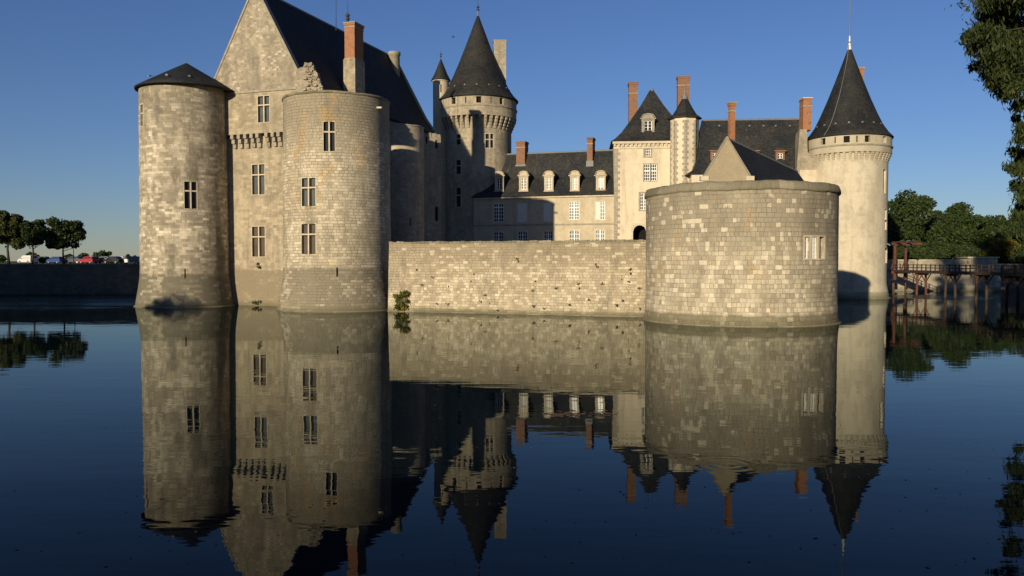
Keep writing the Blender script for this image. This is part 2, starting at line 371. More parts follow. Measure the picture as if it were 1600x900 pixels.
def thing(name, label, cat, loc=(0, 0, 0), group=None):
    o = bpy.data.objects.new(name, None); COL.objects.link(o); o.location = loc; o.empty_display_size = .5
    o['label'] = label; o['category'] = cat
    if group: o['group'] = group
    LOCS[o.name] = Vector(loc); return o
def tag(o, label, cat, group=None):
    o['label'] = label; o['category'] = cat
    if group: o['group'] = group
    return o
def setting(o, kind='structure'): o['kind'] = kind; return o
def copy_tree(root, parent=None):
    c = root.copy(); COL.objects.link(c)
    if parent: c.parent = parent
    for ch in list(root.children): copy_tree(ch, c)
    return c

def cylmap(c, Rf, R0):
    def mp(s_, z, d=0.0):
        t = s_ / R0; r = Rf(z) - d
        return Vector((c.x + r * math.sin(t), c.y - r * math.cos(t), z))
    return mp
def plmap(O, d):
    n = Vector((-d.y, d.x, 0))
    def mp(s_, z, dd=0.0): return Vector((O.x + d.x * s_ + n.x * dd, O.y + d.y * s_ + n.y * dd, z))
    return mp

def wall(mb, mp, s0, s1, z0, z1, ops=(), ds=None, dz=None, reveal=.35, smooth=False, ztop=None):
    S = [s0, s1]; Z = [z0, z1]
    for o in ops: S += [o[0], o[1]]; Z += [o[2], o[3]]
    if ds:
        n = max(1, int(round((s1 - s0) / ds))); S += [s0 + (s1 - s0) * i / n for i in range(n + 1)]
    if dz:
        n = max(1, int(round((z1 - z0) / dz))); Z += [z0 + (z1 - z0) * i / n for i in range(n + 1)]
    def uniq(L):
        L = sorted(L); r = [L[0]]
        for q in L[1:]:
            if q - r[-1] > 1e-4: r.append(q)
        return r
    S = uniq(S); Z = uniq(Z)
    for i in range(len(S) - 1):
        sm = (S[i] + S[i + 1]) / 2
        for j in range(len(Z) - 1):
            zm = (Z[j] + Z[j + 1]) / 2
            if any(o[0] < sm < o[1] and o[2] < zm < o[3] for o in ops): continue
            a, b, c, d = S[i], S[i + 1], Z[j], Z[j + 1]
            mb.face([mp(a, c), mp(b, c), mp(b, d), mp(a, d)], uv=[(a, c), (b, c), (b, d), (a, d)], smooth=smooth, grp='w')
    for o in ops:
        a, b, c, d = o[:4]; r = reveal
        for (A, B) in (((a, c), (a, d)), ((a, d), (b, d)), ((b, d), (b, c)), ((b, c), (a, c))):
            mb.face([mp(A[0], A[1], 0), mp(B[0], B[1], 0), mp(B[0], B[1], r), mp(A[0], A[1], r)])

def arc_bars(mb, mp, a, b, zs, zt, d0, d1, seg=6):
    """spandrel filling the corners of an opening above the springing so its head reads as an arch"""
    m = (a + b) / 2; hw = (b - a) / 2; h = zt - zs
    for i in range(seg):
        x0 = -1 + 2 * i / seg; x1 = -1 + 2 * (i + 1) / seg
        y0 = zs + h * math.sqrt(max(0, 1 - x0 * x0)); y1 = zs + h * math.sqrt(max(0, 1 - x1 * x1))
        p = [mp(m + x0 * hw, y0, d0), mp(m + x1 * hw, y1, d0), mp(m + x1 * hw, y1, d1), mp(m + x0 * hw, y0, d1)]
        q = [mp(m + x0 * hw, zt + .002, d0), mp(m + x1 * hw, zt + .002, d0), mp(m + x1 * hw, zt + .002, d1), mp(m + x0 * hw, zt + .002, d1)]
        mb.hexa(p, q)

def window(root, mp, o, kind='cross', glass='glass', trim='trim', sur=.16, depth=.28, label=None, name='window'):
    a, b, c, d = o[:4]; e = .003
    mb = MB()
    if sur:
        pr = -.014
        mb.pbox(mp, a - sur, a, c - sur, d + sur, pr, .06); mb.pbox(mp, b, b + sur, c - sur, d + sur, pr, .06)
        mb.pbox(mp, a, b, d, d + sur, pr, .06); mb.pbox(mp, a - .05, b + .05, c - sur * .8, c, pr - .03, .06)
    if kind == 'cross':
        t = min(.07, (b - a) * .07); m = (a + b) / 2; zt = c + (d - c) * .66
        mb.pbox(mp, m - t, m + t, c, d, .02, .16)
        mb.pbox(mp, a, m - t, zt - t, zt + t, .025, .15); mb.pbox(mp, m + t, b, zt - t, zt + t, .025, .15)
    elif kind == 'bar':
        zt = c + (d - c) * .6; mb.pbox(mp, a, b, zt - .07, zt + .07, .03, .16)
    elif kind == 'arched':
        arc_bars(mb, mp, a, b, d - (b - a) * .28, d, .01, .2)
    if not mb.f:
        mb.pbox(mp, a - .02, b + .02, c - .06, c, -.03, .1)
    wn = mb.build(name, M[trim], root, label)
    pm = MB(); pm.face([mp(a - .05, c - .05, depth), mp(b + .05, c - .05, depth), mp(b + .05, d + .05, depth), mp(a - .05, d + .05, depth)])
    pm.build('pane', M[glass], wn)
    if kind == 'cross' and glass != 'dark':
        fr = MB(); m = (a + b) / 2; zt = c + (d - c) * .66; t = .095
        for (x0, x1, y0, y1) in ((a, m - t, c, zt - t), (m + t, b, c, zt - t), (a, m - t, zt + t, d), (m + t, b, zt + t, d)):
            for q in (x0, x1 - .05): fr.pbox(mp, q, q + .05, y0, y1, .19, .25)
            for q in (y0, y1 - .05): fr.pbox(mp, x0 + .05, x1 - .05, q, q + .05, .19, .25)
        fr.build('frame', M['timber'], wn)
    return wn

def grid_window(root, mp, o, nx=4, ny=4, trim='trim', sur=.14, kind='grid', glass='glass', depth=.2, mull=None, bar=.055, label=None, shut=0):
    a, b, c, d = o[:4]
    wn = window(root, mp, o, 'arched' if kind == 'arched' else 'plain', glass, trim, sur, depth, label)
    fr = MB(); t = .075; D0, D1 = depth - .09, depth - .02
    fr.pbox(mp, a, a + t, c, d, D0, D1); fr.pbox(mp, b - t, b, c, d, D0, D1)
    fr.pbox(mp, a + t, b - t, c, c + t, D0, D1); fr.pbox(mp, a + t, b - t, d - t, d, D0, D1)
    for i in range(1, nx):
        x = a + (b - a) * i / nx; h = bar * (1.5 if i * 2 == nx else .6)
        fr.pbox(mp, x - h, x + h, c + t, d - t, D0 + .004, D1 - .004)
    for j in range(1, ny):
        z = c + (d - c) * j / ny; h = bar * (1.4 if mull == j else .6)
        fr.pbox(mp, a + t, b - t, z - h, z + h, D0 + .008, D1 - .008)
    fr.build('frame', M['white'], wn)
    if shut:
        sh = MB(); m = a + (b - a) * shut
        sh.pbox(mp, a + .02, m, c + .02, d - .02, .02, .07); sh.build('shutter', M['shutter'], wn)
    return wn

def slit(root, mp, o, label=None):
    a, b, c, d = o[:4]; mb = MB()
    mb.pbox(mp, a - .06, a, c, d, .015, .09); mb.pbox(mp, b, b + .06, c, d, .015, .09)
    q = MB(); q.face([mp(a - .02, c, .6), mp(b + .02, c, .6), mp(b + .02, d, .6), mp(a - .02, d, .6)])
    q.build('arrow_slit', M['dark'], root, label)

def finial(root, p, h, r=.09, mat='iron', balls=(.25, .45, .6), name='finial', cone=0.0):
    mb = MB()
    if cone: mb.lathe(p, [(.34, p.z - .35), (.30, p.z), (.12, p.z + cone * .6), (.05, p.z + cone)], 12)
    mb.tube([p, (p.x, p.y, p.z + h)], [r * .5, r * .15], 6)
    for q in balls:
        z = p.z + h * q; rr = r * 1.7
        mb.lathe(p, [(.02, z - rr), (rr * .8, z - rr * .5), (rr, z), (rr * .8, z + rr * .5), (.02, z + rr)], 8)
    if name == 'finial_cross':
        mb.box(p.x - r * 3, p.x + r * 3, p.y - .02, p.y + .02, p.z + h * .5, p.z + h * .5 + .06)
    return mb.build('finial', M[mat], root)

def corbels(root, c, R, Rg, ztop, zbot, n, mat, a0=-PI, a1=PI, wid=.34):
    """stepped machicolation brackets round a tower, each one a part"""
    mb = MB(); H = ztop - zbot; proj = Rg - R; steps = 4
    base = LOCS[root.name]
    first = None
    cnt = 0
    for i in range(n):
        t = a0 + (a1 - a0) * (i + .5) / n
        if first is None:
            O = Vector((c.x, c.y, 0))
            for k in range(steps):
                z0 = zbot + H * k / steps; z1 = zbot + H * (k + 1) / steps
                pr = proj * (k + 1) / steps
                # built at the tower's centre facing -Y and rotated per copy
                y1 = -(R + pr - .02); y0 = -(R - .05); e = .06
                mb.hexa([(-wid / 2, y1 + e, z0), (wid / 2, y1 + e, z0), (wid / 2, y0, z0), (-wid / 2, y0, z0)],
                        [(-wid / 2, y1, z1 - .03), (wid / 2, y1, z1 - .03), (wid / 2, y0, z1 - .03), (-wid / 2, y0, z1 - .03)])
            me_o = mb.build('corbel', mat, None); first = me_o
            o = me_o
        else:
            o = first.copy(); COL.objects.link(o)
        o.parent = root; o.location = Vector((c.x, c.y, 0)) - base; o.rotation_euler = (0, 0, t)
    return first

def hip_roof(mb, O, d, La, Lb, rings):
    """rings: list of (left, right, front, back insets, z)"""
    n = Vector((-d.y, d.x, 0)); P4 = []
    for (l, r, f, b, z) in rings:
        P4.append([O + d * l + n * f + Vector((0, 0, z)), O + d * (La - r) + n * f + Vector((0, 0, z)),
                   O + d * (La - r) + n * (Lb - b) + Vector((0, 0, z)), O + d * l + n * (Lb - b) + Vector((0, 0, z))])
    mb.face(P4[0][::-1])
    for k in range(len(P4) - 1):
        for i in range(4):
            j = (i + 1) % 4
            pts = [P4[k][i], P4[k][j], P4[k + 1][j], P4[k + 1][i]]
            q = []
            for p in pts:
                if not q or (p - q[-1]).length > 1e-4: q.append(p)
            if len(q) > 1 and (q[0] - q[-1]).length < 1e-4: q.pop()
            if len(q) >= 3: mb.face(q)

def chimney(root, O, d, wA, wB, z0, z1, mat='brick', cap='trim_grey', pots=0, bands=(.0,), label=None, stone_to=None):
    mb = MB()
    if stone_to is None: stone_to = z0
    mb.obox(O, d, -wA / 2, wA / 2, -wB / 2, wB / 2, stone_to, z1 - .35)
    mb.obox(O, d, -wA / 2 - .07, wA / 2 + .07, -wB / 2 - .07, wB / 2 + .07, z1 - .35, z1 - .12)
    ch = mb.build('chimney', M[mat], root, label)
    cb = MB()
    cb.obox(O, d, -wA / 2 - .12, wA / 2 + .12, -wB / 2 - .12, wB / 2 + .12, z1 - .12, z1)
    cb.build('cap', M[cap], ch)
    for q in bands:
        if q: qb_ = MB(); qb_.obox(O, d, -wA / 2 - .05, wA / 2 + .05, -wB / 2 - .05, wB / 2 + .05, z1 - q - .14, z1 - q); qb_.build('string_course', M['trim_grey'], ch)
    if stone_to > z0:
        sb = MB(); sb.obox(O, d, -wA / 2 - .12, wA / 2 + .12, -wB / 2 - .12, wB / 2 + .12, z0, stone_to, 0, 0)
        sb.obox(O, d, -wA / 2 - .14, wA / 2 + .14, -wB / 2 - .14, wB / 2 + .14, stone_to, stone_to + .3, .14, .14)
        sb.build('stone_base', M['keep'], ch)
    for i in range(pots):
        pb = MB(); a = -wA / 2 + wA * (i + .5) / pots; q = O + d * a
        pb.lathe(q, [(.13, z1 - .01), (.11, z1 + .45), (.14, z1 + .5)], 10); pb.build('chimney_pot', M['brick'], ch)
    return ch

def dormer(root, mp, sm, z0, wd, h, depth, mat='trim', hood='arch', nx=4, ny=4, roofm='slate', d0=0.0, label=None):
    """mp maps (s, z, depth): front at depth d0, running back into the roof"""
    mb = MB(); a, b = sm - wd / 2, sm + wd / 2; jw = wd * .2; hw = h * .72
    mb.pbox(mp, a, a + jw, z0, z0 + hw, d0, d0 + .35); mb.pbox(mp, b - jw, b, z0, z0 + hw, d0, d0 + .35)
    mb.pbox(mp, a + jw, b - jw, z0, z0 + .16, d0 - .03, d0 + .35)
    mb.pbox(mp, a - .06, b + .06, z0 - .18, z0, d0 - .08, d0 + .4)
    zl = z0 + hw
    mb.pbox(mp, a - .05, b + .05, zl, zl + .22, d0 - .05, d0 + .35)
    mb.pbox(mp, a - .22, b + .22, zl + .22, zl + .36, d0 - .22, d0 + .35)
    if hood == 'arch':
        N = 8; r = wd / 2; hh = h * .2
        for i in range(N):
            x0 = -1 + 2 * i / N; x1 = -1 + 2 * (i + 1) / N
            y0 = zl + .36 + hh * math.sqrt(1 - x0 * x0); y1 = zl + .36 + hh * math.sqrt(1 - x1 * x1)
            mb.hexa([mp(sm + x0 * r, zl + .36, d0), mp(sm + x1 * r, zl + .36, d0), mp(sm + x1 * r, zl + .36, d0 + .35), mp(sm + x0 * r, zl + .36, d0 + .35)],
                    [mp(sm + x0 * r, y0, d0), mp(sm + x1 * r, y1, d0), mp(sm + x1 * r, y1, d0 + .35), mp(sm + x0 * r, y0, d0 + .35)])
            # proud hood moulding over the arch
            mb.hexa([mp(sm + x0 * (r + .12), y0 + .0, d0 - .12), mp(sm + x1 * (r + .12), y1 + .0, d0 - .12), mp(sm + x1 * (r + .12), y1, d0 - .002), mp(sm + x0 * (r + .12), y0, d0 - .002)],
                    [mp(sm + x0 * (r + .12), y0 + .13, d0 - .12), mp(sm + x1 * (r + .12), y1 + .13, d0 - .12), mp(sm + x1 * (r + .12), y1 + .13, d0 - .002), mp(sm + x0 * (r + .12), y0 + .13, d0 - .002)])
    dm = mb.build('dormer', M[mat], root, label)
    rb = MB(); N = 8; r = wd / 2 + .08; hh = h * .2
    prev = None
    for i in range(N):
        x0 = -1 + 2 * i / N; x1 = -1 + 2 * (i + 1) / N
        y0 = zl + .36 + hh * math.sqrt(1 - x0 * x0); y1 = zl + .36 + hh * math.sqrt(1 - x1 * x1)
        rb.hexa([mp(sm + x0 * r, zl - .1, d0 + .352), mp(sm + x1 * r, zl - .1, d0 + .352), mp(sm + x1 * r, zl - .1, d0 + depth), mp(sm + x0 * r, zl - .1, d0 + depth)],
                [mp(sm + x0 * r, y0 + .1, d0 + .352), mp(sm + x1 * r, y1 + .1, d0 + .352), mp(sm + x1 * r, y1 + .1, d0 + depth), mp(sm + x0 * r, y0 + .1, d0 + depth)])
    rb.pbox(mp, a + .02, b - .02, z0 - .2, zl - .1, d0 + .352, d0 + depth)
    rb.build('dormer_roof', M[roofm], dm)
    o = (a + jw, b - jw, z0 + .16, zl)
    pm = MB(); pm.face([mp(o[0], o[2], d0 + .25), mp(o[1], o[2], d0 + .25), mp(o[1], o[3], d0 + .25), mp(o[0], o[3], d0 + .25)]); pm.build('pane', M['glass'], dm)
    fr = MB(); t = .08
    fr.pbox(mp, o[0], o[0] + t, o[2], o[3], d0 + .15, d0 + .23); fr.pbox(mp, o[1] - t, o[1], o[2], o[3], d0 + .15, d0 + .23)
    fr.pbox(mp, o[0] + t, o[1] - t, o[2], o[2] + t, d0 + .15, d0 + .23); fr.pbox(mp, o[0] + t, o[1] - t, o[3] - t, o[3], d0 + .15, d0 + .23)
    fr.pbox(mp, sm - .06, sm + .06, o[2] + t, o[3] - t, d0 + .152, d0 + .228)
    for j in range(1, ny):
        z = o[2] + (o[3] - o[2]) * j / ny; fr.pbox(mp, o[0] + t, o[1] - t, z - .022, z + .022, d0 + .156, d0 + .224)
    fr.build('frame', M['white'], dm)
    return dm

def roof_vent(root, p, d, mat='lead'):
    n = Vector((-d.y, d.x, 0)); mb = MB()
    for i in range(5):
        t0 = PI * i / 5; t1 = PI * (i + 1) / 5
        A = [p + d * (.15 * math.cos(t)) + Vector((0, 0, .20 * math.sin(t))) for t in (t0, t1)]
        B = p + n * .7 + Vector((0, 0, .2))
        mb.face([A[1], A[0], B])
        mb.face([A[0], A[1], p])
    mb.build('roof_vent', M[mat], root)

# ------------------------------------------------------------------ leaves
def leaf_cloud(name, mat, parent, clumps, n, size, droop=0.0, aspect=1.0, seed=0, shell=.55, fuzz=.09, off=Vector((0, 0, 0)), minz=None):
    """many small leaf faces spread through clumps (cx,cy,cz,rx,ry,rz)"""
    rs = np.random.RandomState(seed)
    C = np.array([c[:3] for c in clumps], float); Rr = np.array([c[3:6] for c in clumps], float)
    wts = Rr[:, 0] * Rr[:, 1] * .6 + Rr[:, 0] * Rr[:, 2]; wts = wts / wts.sum()
    idx = rs.choice(len(C), n, p=wts)
    u = rs.normal(size=(n, 3)); u /= np.linalg.norm(u, axis=1)[:, None]
    rad = (shell + (1 - shell) * rs.rand(n)) * (1 + rs.normal(size=n) * fuzz)
    pts = C[idx] + u * rad[:, None] * Rr[idx]
    if minz is not None: pts[:, 2] = np.maximum(pts[:, 2], minz + rs.rand(n) * .5)
    nrm = u * .5 + rs.normal(size=(n, 3)) * .75; nrm /= np.linalg.norm(nrm, axis=1)[:, None]
    ref = rs.normal(size=(n, 3)); 
    if droop: ref = ref * (1 - droop) + np.array([0, 0, -1.0]) * droop * 2
    a = ref - nrm * (ref * nrm).sum(1)[:, None]; a /= np.linalg.norm(a, axis=1)[:, None]
    b = np.cross(nrm, a)
    sz = size * (.55 + .9 * rs.rand(n))[:, None]
    hx = a * sz * aspect * .5; hy = b * sz * .5
    q = np.stack([pts - hx, pts + hy * .8, pts + hx, pts - hy * .8], 1)
    offv = LOCS.get(parent.name, Vector((0, 0, 0))) if parent else Vector((0, 0, 0))
    V = q.reshape(-1, 3) - np.array([offv.x, offv.y, offv.z])
    me = bpy.data.meshes.new(name); me.vertices.add(n * 4); me.vertices.foreach_set('co', V.ravel())
    me.loops.add(n * 4); me.loops.foreach_set('vertex_index', np.arange(n * 4))
    me.polygons.add(n); me.polygons.foreach_set('loop_start', np.arange(n) * 4); me.polygons.foreach_set('loop_total', np.full(n, 4))
    me.materials.append(mat); me.update(calc_edges=True); me.validate()
    o = bpy.data.objects.new(name, me); COL.objects.link(o)
    if parent: o.parent = parent; LOCS[o.name] = offv
    return o

def crown_clumps(c, W, H, n, seed, k=.34, flat=.8, irr=.3):
    rs = random.Random(seed); out = []
    out.append((c[0], c[1], c[2], W * .32, W * .32, H * .34))
    for i in range(n):
        t = rs.uniform(0, 2 * PI); ph = math.asin(rs.uniform(-.75, 1))
        r = rs.uniform(.55, 1.0) * (1 + rs.uniform(-irr, irr))
        x = c[0] + W / 2 * r * math.cos(ph) * math.cos(t) * .78; y = c[1] + W / 2 * r * math.cos(ph) * math.sin(t) * .78; z = c[2] + H / 2 * r * math.sin(ph) * .8
        q = rs.uniform(.7, 1.25) * k
        out.append((x, y, z, W * q * .5, W * q * .5, W * q * .5 * flat))
    return out

def tree(label, base, H, W, trunk_h, seed, leaf='leaf_dark', n=9000, size=.45, name='broadleaf_tree', group=None, nc=26, lean=0.0, tr=None, k=.34):
    root = thing(name, label, 'tree', base, group)
    b = Vector(base); rs = random.Random(seed)
    ch = H - trunk_h; cc = (b.x + lean, b.y, b.z + trunk_h + ch * .5)
    tr = tr or H * .022
    tb = MB(); top = Vector((b.x + lean, b.y, b.z + trunk_h + ch * .55))
    tb.tube([b - Vector((0, 0, .3)), b + Vector((0, 0, .4)), b.lerp(top, .4) + Vector((rs.uniform(-.2, .2), 0, 0)), top], [tr * 1.5, tr * 1.1, tr * .8, tr * .2], 8)
    tk = tb.build('trunk', M['bark'], root)
    lb = MB()
    for i in range(7):
        t = 2 * PI * i / 7 + rs.uniform(-.3, .3); s = b.lerp(top, rs.uniform(.45, .8)); L = W * rs.uniform(.25, .42)
        e = s + Vector((math.cos(t) * L, math.sin(t) * L, L * rs.uniform(.4, .9))); m = s.lerp(e, .5) + Vector((0, 0, -.1 * L))
        lb.tube([s, m, e], [tr * .42, tr * .28, tr * .08], 6)
    lb.build('limbs', M['bark'], root)
    leaf_cloud('crown', M[leaf], root, crown_clumps(cc, W, ch, nc, seed, k), n, size, seed=seed)
    return root
#SPLIT
# ================================================================== THE SETTING
MOAT = [(-30, 2), (-58, 36), (-84, 95), (-88, 123), (-50, 123), (-50, 200), (56, 200), (56, 136.5), (81.5, 136.5), (83.5, 150), (112, 152), (112, 93), (60.8, 90), (37, 54), (5, 2)]
def gz(p): return 3.4 if p[1] < 10 else 4.5
def ground_sheet():
    import bmesh
    bm = bmesh.new()
    inner = [bm.verts.new((x, y, gz((x, y)))) for x, y in MOAT]
    S = 4500; outer = [bm.verts.new((x, y, z)) for x, y, z in ((-S, -S, 3.0), (S, -S, 3.0), (S, S, 4.5), (-S, S, 4.5))]
    ed = [bm.edges.new((inner[i], inner[(i + 1) % len(inner)])) for i in range(len(inner))]
    ed += [bm.edges.new((outer[i], outer[(i + 1) % 4])) for i in range(4)]
    bmesh.ops.triangle_fill(bm, use_beauty=True, edges=ed)
    me = bpy.data.meshes.new('ground'); bm.to_mesh(me); bm.free(); me.materials.append(M['grass'])
    o = bpy.data.objects.new('ground', me); COL.objects.link(o); return setting(o)
ground_sheet()

def water():
    m, n, b = new_mat('moat_water'); k = NB(n)
    pos = k.pos(); x, y, z = k.sep(pos)
    far = k.rng(y, 45, 120, 0, 1)
    n1 = k.noise(k.mapping(pos, (.55, 1.5, 1)), 1.0, 2.0, .5)
    n2 = k.noise(k.mapping(pos, (.12, .3, 1)), 1.0, 2.0, .5)
    n3 = k.noise(k.mapping(pos, (1.6, 4.0, 1)), 1.0, 2.0, .5)
    # a breeze ruffles the far left corner and a patch near the footbridge
    wl = k.math('MULTIPLY', k.math('MULTIPLY', k.rng(x, -36, -48), k.rng(y, 80, 104)), k.rng(k.noise(k.mapping(pos, (.05, .28, 1)), 1.0, 3.0, .6), .38, .55, .15, 1.0))
    dx = k.math('DIVIDE', k.math('SUBTRACT', x, 59.0), 7.0); dy = k.math('DIVIDE', k.math('SUBTRACT', y, 113.5), 8.0)
    wr = k.rng(k.math('ADD', k.math('MULTIPLY', dx, dx), k.math('MULTIPLY', dy, dy)), 1.1, .7)
    wind = k.math('MAXIMUM', wl, wr)
    rx = k.math('SUBTRACT', x, 5.3); ry = k.math('SUBTRACT', y, 20.0)
    rd = k.math('SQRT', k.math('ADD', k.math('MULTIPLY', rx, rx), k.math('MULTIPLY', ry, ry)))
    ring = k.math('MULTIPLY', k.math('SINE', k.math('MULTIPLY', rd, 20.0)), k.rng(rd, 1.1, .2))
    h = k.math('ADD', k.math('MULTIPLY', n1, .0030), k.math('MULTIPLY', n2, .009))
    h = k.math('ADD', h, k.math('MULTIPLY', ring, .0011))
    h = k.math('ADD', h, k.math('MULTIPLY', n3, k.math('ADD', k.math('MULTIPLY', wind, .11), .0004)))
    bp = k.bump(h, 1.0, 1.0)
    gl = n.nodes.new('ShaderNodeBsdfGlossy'); gl.inputs['Color'].default_value = (.84, .89, .87, 1); gl.inputs['Roughness'].default_value = .012
    k._in(gl.inputs['Normal'], bp)
    body = n.nodes.new('ShaderNodeBsdfDiffuse'); body.inputs[0].default_value = (.004, .008, .010, 1)
    fr = n.nodes.new('ShaderNodeFresnel'); fr.inputs[0].default_value = 1.175; k._in(fr.inputs['Normal'], bp)
    mx = n.nodes.new('ShaderNodeMixShader'); k._in(mx.inputs[0], fr.outputs[0])
    n.links.new(body.outputs[0], mx.inputs[1]); n.links.new(gl.outputs[0], mx.inputs[2])
    n.links.new(mx.outputs[0], n.nodes['Material Output'].inputs[0])
    mb = MB()
    mb.face([(-92, -1, 0), (116, -1, 0), (116, 204, 0), (-92, 204, 0)])
    return setting(mb.build('water', m))
water()
# moat bed
mb = MB(); mb.face([(-93, -2, -2.5), (117, -2, -2.5), (117, 205, -2.5), (-93, 205, -2.5)]); setting(mb.build('moat_bed', plain('silt', (.05, .045, .03), .95)))

def quay(pts, name, label, mat, ht=None, cop='trim_grey'):
    """retaining wall along the moat edge; its face looks to the water"""
    root = thing(name, label, 'wall', (pts[0][0], pts[0][1], 0))
    mb = MB(); cb = MB()
    for i in range(len(pts) - 1):
        a = Vector((*pts[i], 0)); b = Vector((*pts[i + 1], 0)); d = (b - a).normalized(); L = (b - a).length
        za = ht or gz(pts[i]); zb = ht or gz(pts[i + 1]); n = Vector((-d.y, d.x, 0))   # n to the land side (moat listed clockwise there)
        k = max(1, int(L / 6))
        for j in range(k):
            p = a.lerp(b, j / k); q = a.lerp(b, (j + 1) / k); zp = za + (zb - za) * j / k; zq = za + (zb - za) * (j + 1) / k
            s0, s1 = L * j / k, L * (j + 1) / k
            mb.face([p + Vector((0, 0, -2)), q + Vector((0, 0, -2)), q + Vector((0, 0, zq - .18)), p + Vector((0, 0, zp - .18))], uv=[(s0, -2), (s1, -2), (s1, zq), (s0, zp)])
            lo = [p - n * .06 + Vector((0, 0, zp - .18)), q - n * .06 + Vector((0, 0, zq - .18)), q + n * .5 + Vector((0, 0, zq - .18)), p + n * .5 + Vector((0, 0, zp - .18))]
            cb.hexa(lo, [v + Vector((0, 0, .21 + random.uniform(-.01, .01))) for v in lo])
    w_ = mb.build('wall_face', M[mat], root); cb.build('coping', M[cop], root)
    return root
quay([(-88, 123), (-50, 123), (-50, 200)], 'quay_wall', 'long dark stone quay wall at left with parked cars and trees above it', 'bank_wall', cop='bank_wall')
quay([(56, 200), (56, 136.5), (81.5, 136.5), (83.5, 150)], 'quay_wall', 'sunlit streaky stone quay wall behind the timber footbridge', 'far_wall')
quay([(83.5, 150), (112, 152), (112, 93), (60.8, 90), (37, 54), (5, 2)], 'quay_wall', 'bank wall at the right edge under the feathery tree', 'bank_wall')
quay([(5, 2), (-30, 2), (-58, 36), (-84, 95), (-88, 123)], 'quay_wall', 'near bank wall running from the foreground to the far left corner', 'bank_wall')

# castle platform inside the moat
court = [(-34, 95), (-18, 90), (16, 74), (24, 70), (40.5, 114), (44, 122), (46, 150), (-20, 158), (-30, 128)]
mb = MB(); mb.face([(x, y, 5.75) for x, y in court][::1])
for i in range(len(court)):
    a, b = court[i], court[(i + 1) % len(court)]; mb.face([(a[0], a[1], -2), (b[0], b[1], -2), (b[0], b[1], 5.75), (a[0], a[1], 5.75)])
setting(mb.build('courtyard_ground', M['court']))

# ================================================================== ROUND TOWERS
def tower_wall(root, c, Rf, R0, z1, ops, mat, nm='wall', z0=-1.5, seg=72, reveal=.4, dz=1.2, top=True, smooth=True):
    mb = MB(); mp = cylmap(c, Rf, R0)
    wall(mb, mp, -PI * R0, PI * R0, z0, z1, ops, ds=2 * PI * R0 / seg, dz=dz, reveal=reveal, smooth=smooth)
    if top:
        r = Rf(z1)
        mb.face([Vector((c.x + r * math.sin(2 * PI * j / seg), c.y - r * math.cos(2 * PI * j / seg), z1 - .01)) for j in range(seg)])
    return mb.build(nm, mat, root), mp

# --- T1: west tower, low cone
c1, R1b = fit_tower(210, 369.5, 476, 481)
R1 = rad_at(c1, 216.5, 300); 
z1e = z_front(c1, R1, 129)
def Rf1(z): return R1 + (R1b - R1) * max(0, min(1, (3.9 - z) / 3.9)) ** 1.4 - .006 * max(0, z - 4)
T1 = thing('round_tower', 'tall pale round tower at far left with a low conical slate roof', 'tower', (c1.x, c1.y, 0), 'castle round towers')
o_main = cyl_rect(c1, R1, 288, 308, 284, 326)
o_side = cyl_rect(c1, R1, 218, 222, 163, 197)
o_sl = cyl_rect(c1, R1, 288.2, 290.2, 420, 435)
ops = [o_main, o_side, o_sl]
_, mp1 = tower_wall(T1, c1, Rf1, R1, z1e, ops, M['tower_west'])
window(T1, mp1, o_main, 'cross', 'glass', sur=.06)
window(T1, mp1, o_side, 'bar', 'glass', sur=.1)
slit(T1, mp1, o_sl)
Re = rad_at(c1, 210, 145) + .3; c1r = c1 + Vector((.33, 0, 0))
mb = MB(); zap = P(292, 99, c1.y).z
prof = [(R1 - .05, z1e - .14), (Re + .02, z1e - .18), (Re + .05, z1e - .02), (Re * .86, z1e + (zap - z1e) * .15), (Re * .5, z1e + (zap - z1e) * .52), (Re * .2, z1e + (zap - z1e) * .82), (.12, zap)]
mb.lathe(c1r, prof, 72); mb.build('roof', M['slate_deep'], T1)
finial(T1, Vector((c1r.x, c1r.y, zap - .1)), .9, .08, 'lead', ())
for t in (-.5, .0, .5):
    q = Vector((c1.x + Re * .86 * math.sin(t), c1.y - Re * .86 * math.cos(t), z1e + .72)); roof_vent(T1, q, Vector((math.cos(t), math.sin(t), 0)))
mb = MB(); mb.lathe(c1, [(R1b + .08, -.6), (R1b + .09, .05), (R1b - .1, .10)], 72); mb.build('footing', M['coping'], T1)

# --- T2: middle tower, flat topped
c2, R2b = fit_tower(432, 622, 484, 488)
R2 = rad_at(c2, 441, 300); z2t = z_front(c2, R2, 141)
def Rf2(z): return R2 + (R2b - R2) * max(0, min(1, (3.9 - z) / 3.9)) ** 1.4 - .008 * max(0, z - 4)
T2 = thing('round_tower', 'broad flat-topped round tower with three mullioned windows, joining the terrace wall', 'tower', (c2.x, c2.y, 0), 'castle round towers')
oA = cyl_rect(c2, R2, 505, 523, 190, 236); oB = cyl_rect(c2, R2, 471, 492.5, 278, 322); oC = cyl_rect(c2, R2, 471, 493, 350, 397)
sls = [cyl_rect(c2, R2, 525.5, 528, 418, 432), cyl_rect(c2, R2, 594, 596, 422, 432)]
_, mp2 = tower_wall(T2, c2, Rf2, R2, z2t - .25, [oA, oB, oC] + sls, M['tower_mid'])
window(T2, mp2, oA, 'cross', 'glass', sur=.07); window(T2, mp2, oB, 'cross', 'glass_grey', sur=.09); window(T2, mp2, oC, 'cross', 'glass_brown', sur=.09)
for s_ in sls: slit(T2, mp2, s_)
mb = MB(); mb.lathe(c2, [(R2 - .12, z2t - .26), (R2 - .02, z2t - .2), (R2 - .03, z2t - .03), (R2 - .5, z2t + .04), (R2 - .7, z2t - .3)], 72, wob=.03); mb.build('coping', M['coping'], T2)
